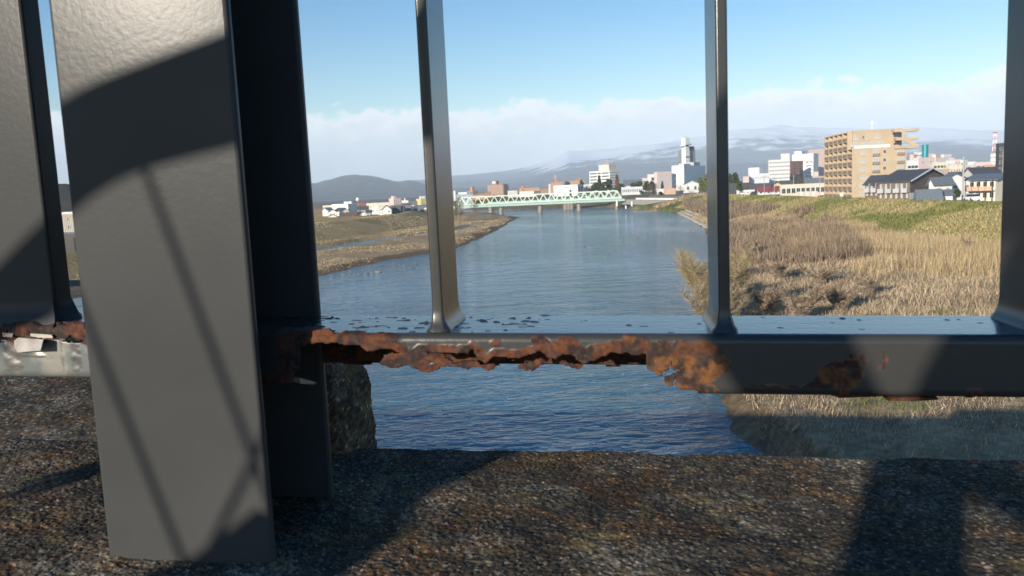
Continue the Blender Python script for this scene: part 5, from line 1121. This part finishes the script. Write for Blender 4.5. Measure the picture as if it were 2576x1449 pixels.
def bush(name, loc, h, r, n, palette, label, cat='shrub', group=None, spread=.55, wd=.05, fine=1.0, stems=9, seed=0):
    """a many-stemmed shrub: stems as tapered tubes, twigs as slivers"""
    rt = root(name, loc, 0, label, cat, group); q = random.Random(seed); k = MB(); tipsP = []
    for i in range(stems):
        a = q.uniform(0, 2 * pi); sp = q.uniform(.15, 1) * r; hh = h * q.uniform(.6, 1); pts = [(0.25 * r * cos(a) * q.random(), .25 * r * sin(a) * q.random(), -.3)]
        for s in (.25, .5, .75, 1): pts.append((cos(a) * sp * s ** 1.3 + q.uniform(-.1, .1) * r, sin(a) * sp * s ** 1.3 + q.uniform(-.1, .1) * r, hh * s))
        k.tube(pts, [wd * f for f in (1.6, 1.3, 1.0, .7, .35)], 4); tipsP.append(pts)
    k.build('stems', mat('bark_pale', (.24, .19, .14), (.15, .12, .09), rough=.9, scale=2), rt)
    P = np.zeros((n, 3)); D = np.zeros((n, 3))
    for i in range(n):
        pts = q.choice(tipsP); s = q.random() ** .7 * 3.999; j = int(s); f_ = s - j
        b = [pts[j][t] * (1 - f_) + pts[j + 1][t] * f_ for t in range(3)]; P[i] = b
        a = q.uniform(0, 2 * pi); el = q.uniform(.1, 1.2); D[i] = (cos(a) * cos(el), sin(a) * cos(el), sin(el))
    L = rng.uniform(.25, 1, n)[:, None] * spread * h * .42; tip = P + D * L; side = rng.normal(0, 1, (n, 3)); side -= (side * D).sum(1, keepdims=True) * D; side /= np.linalg.norm(side, axis=1, keepdims=True) + 1e-9
    sd_ = side * wd * fine; pal = np.array(palette); c = pal[rng.integers(0, len(pal), n)] * rng.uniform(.7, 1.3, (n, 1))
    n2 = rng.normal(0, .25, (n, 3)) * L; P2 = np.stack([P + (tip - P) * .5 - sd_ * .6, P + (tip - P) * .5 + sd_ * .6, tip + n2], 1)
    tris('twigs', np.concatenate([np.stack([P - sd_, P + sd_, tip], 1), P2]), np.concatenate([c, c]), parent=rt)
    return rt
WILLOW = [(.32, .265, .14), (.27, .215, .12), (.36, .30, .17), (.26, .19, .115)]
for i, (x, y, h, r, n, pal, lab) in enumerate([
    (20.2, 80, 8.2, 4.4, 9500, WILLOW, 'yellow-green leafless willow leaning over the river edge, largest of its clump'),
    (18.6, 72, 6.0, 3.2, 6000, WILLOW + TWIG, 'low olive willow bush at the waterline, smallest of its clump'),
    (23.5, 92, 7.2, 4.2, 6500, WILLOW, 'yellow-green willow behind the leaning riverside willow'),
    (29.0, 108, 6.4, 3.6, 3600, WILLOW + BROWN, 'olive and brown willow farther up the river edge'),
]): bush('willow_bush', (x, y, float(height(np.array([x]), np.array([y]))[0]) - .1), h, r, n, pal, lab, 'shrub', 'willows at the river edge', .5, .035, .6, 14, i)
k = 0
for (px, py, h, r, n, lab) in [(2010, 790, 3.6, 3.0, 2600, 'tangled grey-brown shrub with pale bare stem'), (2110, 770, 3.4, 2.8, 2400, 'dark tangled shrub right of the pale-stemmed one'), (2180, 740, 2.6, 2.2, 1500, 'small dark shrub at the edge of the mown grass'), (1930, 770, 3.4, 2.6, 2200, 'brown shrub between willows and pale-stemmed shrub'),
    (2060, 705, 3.0, 2.6, 1800, 'grey-brown shrub behind the tangled pair'), (1960, 690, 3.2, 3, 2000, 'broad brown shrub between the willows and the reeds'), (2435, 640, 2.6, 1.0, 500, 'lone grey twiggy shrub standing in mown grass below the levee'), (2290, 605, 2.0, 1.2, 500, 'small grey shrub among the golden reeds'),
    (1900, 640, 3.4, 3.2, 1800, 'dark brush mound by the river bend'), (1960, 600, 3.4, 3.4, 1800, 'purple-brown brush mound below the levee'), (1890, 590, 3.2, 3.4, 1600, 'purple-brown brush mound nearest the revetment'), (2050, 585, 3.0, 3.4, 1500, 'low purple-brown mound in front of the levee grass'), (1950, 560, 3.2, 4, 1500, 'far brush mound below the red gate'), (1870, 545, 3.2, 4, 1400, 'farthest low brush mound near the stone revetment end')]:
    P = ground(px, py, 2.2); bush('brush_shrub', (P[0], P[1], float(height(P[:1], P[1:2])[0]) - .1), h, r, n, TWIG + BROWN, lab, 'shrub', 'winter shrubs on the right bank', .55, .03 + .00035 * P[1], .8, 10, 20 + k); k += 1

def tree(name, zf, x, yt, yb, dist, wpx, kind, label, n=700, group=None):
    T = at(*zf(x, yt), dist); base = float(height(np.array([T[0]]), np.array([T[1]]))[0]); B = at(*zf(x, yb), dist)[2]
    base = min(base, B) if dist < 600 else base; h = T[2] - base; r = (zf(wpx, 0)[0] - zf(0, 0)[0]) / 2 * dist / FOC
    rt = root(name, (T[0], T[1], base), 0, label, 'tree', group); q = random.Random(int(x * 7 + yt)); k = MB()
    k.tube([(0, 0, -.3), (q.uniform(-.02, .02) * h, 0, h * .35), (q.uniform(-.03, .03) * h, q.uniform(-.03, .03) * h, h * .85)], [h * .022, h * .016, h * .005], 6)
    bare = kind in ('bare', 'willow')
    for i in range(14 if bare else 8):
        a = q.uniform(0, 2 * pi); z0 = h * q.uniform(.2, .6); l = r * q.uniform(.6, 1); up = l * (1.3 if bare else .5)
        k.tube([(0, 0, z0), (cos(a) * l * .5, sin(a) * l * .5, z0 + up * .6), (cos(a) * l, sin(a) * l, z0 + up)], [h * .009, h * .006, h * .002], 4)
    k.build('trunk', mat('bark', (.11, .08, .06), (.16, .12, .09), rough=.95, scale=2), rt)
    u = rng.uniform(0, 1, n); th = rng.uniform(0, 2 * pi, n)
    if kind == 'cone': zz = h * (.08 + .92 * u); rad = r * (1 - u) ** .9 * (.35 + .65 * np.sqrt(rng.uniform(0, 1, n))) * (.75 + .35 * np.sin(u * 40 + th))
    else:
        ncl = 16; cz = rng.uniform(.35, .88, ncl); ca = rng.uniform(0, 2 * pi, ncl); cr_2 = r * .72 * np.sqrt(rng.uniform(0.05, 1, ncl)) * np.sqrt(np.clip(1 - ((cz - .58) / .42) ** 2, .1, 1)); ci = rng.integers(0, ncl, n)
        d = rng.normal(0, 1, (n, 3)); d /= np.linalg.norm(d, axis=1, keepdims=True); rr3 = rng.uniform(.3, 1, n)[:, None] ** .5 * np.array([r * .38, r * .38, h * .13])
        pos = np.stack([np.cos(ca[ci]) * cr_2[ci], np.sin(ca[ci]) * cr_2[ci], cz[ci] * h], 1) + d * rr3
    if kind == 'cone': pos = np.stack([np.cos(th) * rad, np.sin(th) * rad, zz], 1)
    s = {'cone': .07, 'ever': .075, 'bare': .06, 'willow': .055, 'bamboo': .06}[kind] * h * rng.uniform(.6, 1.3, n)[:, None]
    e1 = rng.normal(0, 1, (n, 3)); e1 /= np.linalg.norm(e1, axis=1, keepdims=True); e2 = rng.normal(0, 1, (n, 3)); e2 -= (e2 * e1).sum(1, keepdims=True) * e1; e2 /= np.linalg.norm(e2, axis=1, keepdims=True)
    asp = .14 if bare else .8
    P = np.stack([pos - e1 * s, pos + e1 * s, pos + e2 * s * asp], 1)
    pal = {'cone': [(.028, .05, .022), (.045, .07, .03)], 'ever': [(.03, .05, .022), (.05, .072, .03), (.07, .085, .035)], 'bare': [(.14, .095, .07), (.19, .13, .10), (.1, .075, .06)], 'willow': [(.17, .15, .07), (.22, .19, .09), (.13, .1, .06)], 'bamboo': [(.12, .14, .04), (.17, .18, .06), (.09, .11, .035)]}[kind]
    if 'russet' in label: pal = [(.17, .07, .035), (.22, .10, .05)]
    pal = np.array(pal); c = pal[rng.integers(0, len(pal), n)] * rng.uniform(.7, 1.35, (n, 1))
    tris('crown', P, c, parent=rt); return rt
for a in [
    ('evergreen_tree', Z3, 470, 830, 1040, 700, 190, 'ever', 'broad dark evergreen left of government office'), ('evergreen_tree', Z3, 545, 775, 1040, 690, 150, 'cone', 'tall pointed conifer before the government office'), ('evergreen_tree', Z3, 610, 860, 1040, 680, 150, 'ever', 'dense evergreen right of the pointed conifer'),
    ('evergreen_tree', Z3, 710, 815, 1030, 690, 140, 'ever', 'rounded evergreen before the office side wall'), ('redwood_tree', Z3, 830, 755, 1040, 690, 110, 'cone', 'russet winter redwood right of government office'), ('evergreen_tree', Z3, 900, 890, 1030, 680, 130, 'ever', 'low evergreen right of the redwood'),
    ('evergreen_tree', Z3, 430, 930, 1050, 660, 200, 'ever', 'low dark evergreen mass behind truss end'), ('evergreen_tree', Z3, 750, 950, 1050, 650, 240, 'ever', 'wide low evergreen above the truss end'),
    ('evergreen_tree', Z3, 1100, 860, 980, 700, 180, 'ever', 'dark evergreen behind the low white hall'), ('evergreen_tree', Z3, 1190, 850, 960, 700, 120, 'ever', 'dark evergreen between hall and cream end block'),
    ('pine_tree', Z3, 1320, 840, 1120, 580, 150, 'ever', 'tall dark pine right of the low white hall'), ('pine_tree', Z3, 1400, 850, 1120, 590, 90, 'ever', 'slimmer dark pine beside the tall one'), ('bare_tree', Z3, 1370, 890, 1120, 560, 110, 'bare', 'bare brown tree in front of dark pines'), ('bare_tree', Z3, 1450, 880, 1110, 560, 120, 'bare', 'bare rosy tree before the louvred wing'),
    ('conifer_tree', Z3, 1560, 862, 975, 620, 85, 'cone', 'small neat conifer before the louvred wing'), ('bare_tree', Z3, 1850, 905, 1110, 540, 150, 'bare', 'spreading bare tree before the white shed'), ('evergreen_tree', Z3, 1540, 1020, 1120, 540, 110, 'ever', 'low shrubby evergreen beside salmon pavilion'),
    ('evergreen_tree', Z3, 1220, 1000, 1110, 570, 90, 'ever', 'small evergreen at the right end of the hall'), ('bamboo_clump', Z3, 2190, 800, 1110, 480, 150, 'bamboo', 'shorter yellow-green bamboo clump beside white shed'), ('bamboo_clump', Z3, 2280, 730, 1110, 470, 130, 'bamboo', 'taller yellow-green bamboo clump right of the shorter one'), ('bare_tree', Z3, 2030, 1000, 1110, 500, 200, 'bare', 'low bare thicket before the bamboo'),
    ('evergreen_tree', Z2, 1910, 432, 500, 1050, 110, 'ever', 'dark evergreen crest between the two orange blocks'), ('evergreen_tree', Z2, 2140, 400, 500, 1050, 110, 'ever', 'dark evergreen beside orange roof boxes'), ('conifer_tree', Z2, 735, 640, 700, 700, 60, 'ever', 'dark evergreen at the foot of brick tower block'), ('conifer_tree', Z2, 1970, 575, 620, 620, 40, 'cone', 'little conifer before the long white block'), ('bare_tree', Z2, 2240, 490, 600, 640, 110, 'bare', 'pale bare tree before the half hidden white block'),
    ('bare_tree', Z2, 2170, 540, 620, 640, 60, 'bare', 'small bare tree at the end of long white block'),
    ('willow_tree', Z2, 175, 670, 990, 400, 170, 'willow', 'bare willow on the left bar farthest from the truss'), ('willow_tree', Z2, 410, 705, 905, 470, 190, 'willow', 'greenish bare willow on the left bar before the truss'), ('willow_tree', Z2, 120, 720, 960, 410, 90, 'willow', 'thin bare willow beside the larger one on the bar'),
    ('dark_tree', Z4, 140, 795, 960, 470, 130, 'ever', 'dark tree above the dark hipped house'), ('dark_tree', Z4, 60, 815, 960, 480, 80, 'ever', 'smaller dark tree left of the one above hipped house'), ('dark_tree', Z4, 230, 920, 1010, 420, 110, 'ever', 'low dark garden tree beside dusty-pink block'),
    ('bare_tree', Z4, 1170, 845, 1010, 400, 130, 'bare', 'bare reddish tree before the white hotel'), ('bare_tree', Z4, 1250, 860, 1010, 410, 110, 'bare', 'second bare reddish tree beside long hall'), ('garden_bush', Z5, 1485, 1062, 1232, 183, 150, 'ever', 'round dark green bush beside white annexe')]:
    tree(*a)
Pb = []; Cb = []
for px, py in ((1700, 1255), (1500, 1250), (1900, 1240), (2200, 1230), (1150, 1260)):
    T = at(*Z3(px, py), 455); x = T[0] + rng.uniform(-14, 14, 500); y = T[1] + rng.uniform(-10, 10, 500)
    P, c = blades(x, y, height(x, y) - .1, rng.uniform(.8, 2.2, 500), np.full(500, .5), .7, BROWN + GOLD); Pb.append(P); Cb.append(c)
tris('bank_brush', np.concatenate(Pb), np.concatenate(Cb), 'stuff', 'tan and brown brush below the flood wall', 'brush')

# ================================================================== air
ZTOP = max(max(v.co.z for v in bpy.data.objects[nm].data.vertices) for nm in ('mountains', 'left_hills')) + 25
hm = bpy.data.materials.new('haze_air'); hm.use_nodes = True; t = hm.node_tree; t.nodes.clear(); mo = t.nodes.new('ShaderNodeOutputMaterial'); pv = t.nodes.new('ShaderNodeVolumePrincipled')
pv.inputs['Color'].default_value = (0.72, 0.86, 1.0, 1); pv.inputs['Density'].default_value = 1.0e-4; pv.inputs['Anisotropy'].default_value = -0.2
t.links.new(pv.outputs[0], mo.inputs['Volume'])
k = MB().box(-14500, 14500, -250, 13300, -4, ZTOP); hz = k.build('haze', hm); tag(hz, kind='stuff')
# ================================================================== unseen person, added and posed for its cast shadow, bending beside the railing with a bag on the arm (outside the picture, its shadow is in it)
def PW(X, Y, Zc): return np.array([X * S, Y * S, CAM[2] + Zc * S])
def unproj(X, Zc, Y):      # point at depth Y whose sun shadow line passes (X, -0.5, Zc)
    t = (Y + 0.5) / SUNDIR[1]; return np.array([X + SUNDIR[0] * t, Y, Zc + SUNDIR[2] * t])
def skin_body(name, chains, m, parent=None, base=None, sub=1):
    me = bpy.data.meshes.new(name); V = []; E = []; Rr = []; idx = {}
    for ch in chains:
        prev = None
        for p, r in ch:
            key = tuple(np.round(p, 4))
            if key not in idx: idx[key] = len(V); V.append(tuple(np.array(PW(*p)) - base)); Rr.append(r * S)
            if prev is not None: E.append((prev, idx[key]))
            prev = idx[key]
    me.from_pydata(V, E, []); me.materials.append(m); o = obj(name, me, parent); md = o.modifiers.new('skin', 'SKIN'); md.use_smooth_shade = True
    for i, v in enumerate(me.skin_vertices[0].data): v.radius = (Rr[i], Rr[i]); v.use_root = i == 0
    s = o.modifiers.new('sub', 'SUBSURF'); s.levels = sub; s.render_levels = sub
    return o
GZ = -0.385
pel = tuple(unproj(-0.31, 0.50, -0.95)); che = tuple(unproj(-0.36, .72, -0.85)); nek = tuple(unproj(-0.40, 1.0, -0.75)); hed = tuple(unproj(-0.42, 1.16, -0.70)); hd2 = tuple(unproj(-.43, 1.28, -.68))
kA = tuple(unproj(-0.708, .36, -0.62)); mA = tuple(unproj(-.532, .05, -.60)); aA = tuple(unproj(-.34, -.28, -.58)); kB = tuple(unproj(-0.33, .26, -0.66)); aB = tuple(unproj(-.30, -.28, -.62))
sL = tuple(unproj(-0.55, .90, -0.72)); eL = tuple(unproj(-0.93, .475, -0.48)); fL = tuple(unproj(-1.2, .43, -.46)); hL_ = tuple(unproj(-1.48, .25, -0.42))
sR = tuple(unproj(-0.25, .90, -0.85)); eR = tuple(unproj(-.30, .48, -.70)); hR_ = tuple(unproj(-.50, .125, -.56))
cloth = mat('dark_clothes', (0.03, 0.032, 0.04), (0.05, 0.05, 0.06), rough=.9, scale=20); skinm = mat('skin', (0.5, 0.3, 0.22), rough=.6); hairm = mat('hair', (0.012, 0.01, 0.009), rough=.5)
pb_ = PW(aB[0], aB[1], GZ); person = root('person', pb_, 0, 'person in dark clothes bending by the railing with a bag on one arm', 'person')
fa = (aA[0] + .10, aA[1] + .16, GZ + .035); fb = (aB[0] + .10, aB[1] + .16, GZ + .035)
haA = (aA[0], aA[1], GZ + .07); haB = (aB[0], aB[1], GZ + .07)
skin_body('body', [[(pel, .15), (che, .17), (nek, .065), (hed, .115), (hd2, .10)], [(pel, .15), (kA, .058), (mA, .043), (aA, .042), (haA, .045), (fa, .04)], [(pel, .15), (kB, .066), (aB, .046), (haB, .045), (fb, .04)], [(che, .17), (sL, .065), (eL, .05), (fL, .038), (hL_, .03)], [(che, .17), (sR, .065), (eR, .05), (hR_, .048)]], cloth, person, pb_, 2)
bm = bmesh.new(); bmesh.ops.create_icosphere(bm, subdivisions=3, radius=.135 * S); me = bpy.data.meshes.new('hair'); bm.to_mesh(me); bm.free(); me.materials.append(hairm)
o = obj('hair', me, person); o.location = Vector(PW(*hd2) + np.array([0, -.03, .02]) - pb_); o.scale = (.9, 1, .95)
for hp, nm in ((hL_, 1), (hR_, -1)):
    ch = []
    for i in range(5):
        a = (i - 2) * .018; l = (.05, .085, .095, .09, .07)[i] * (1 if nm > 0 else .25)
        ch.append([((hp[0], hp[1], hp[2]), .026), ((hp[0] - .03 * nm, hp[1] + a, hp[2] - .03), .012), ((hp[0] - .04 * nm, hp[1] + a * 1.6, hp[2] - .03 - l * .6), .010), ((hp[0] - .03 * nm, hp[1] + a * 1.7, hp[2] - .03 - l), .009)])
    skin_body('hand', ch, skinm, person, pb_, 1)
# tote bag hanging on the forearm by two straps
q1, q2 = unproj(-1.160, .44, -.46), unproj(-1.045, .075, -.46); q3, q4 = unproj(-1.262, .42, -.46), unproj(-1.145, .065, -.46); q5, q6 = unproj(-1.03, .22, -.44), unproj(-1.135, .06, -.44)
bb_ = PW(*unproj(-1.10, -.12, -.46)); bag = root('tote_bag', bb_, 0, 'dark tote bag hanging from the bent arm by thin straps', 'bag')
bagm = mat('bag_cloth', (0.04, 0.035, 0.05), rough=.9)
for p, q in ((q1, q2), (q3, q4), (q5, q6)): k = MB(); k.tube([PW(*p) - bb_, PW(*q) - bb_], .0026, 6); k.build('strap', bagm, bag)
k = MB(); c0 = [unproj(-1.125, .045, -.46), unproj(-1.09, .066, -.46), unproj(-1.035, .10, -.46), unproj(-.98, .0, -.46), unproj(-1.0, -.22, -.46), unproj(-1.18, -.22, -.46)]
V = [PW(p[0], p[1] - .05, p[2]) - bb_ for p in c0] + [PW(p[0], p[1] + .05, p[2]) - bb_ for p in c0]; n = 6
k.add(V, [tuple(range(n)), tuple(range(n, 2 * n))[::-1]] + [(i, i + n, (i + 1) % n + n, (i + 1) % n) for i in range(n)]); k.build('bag_body', bagm, bag)
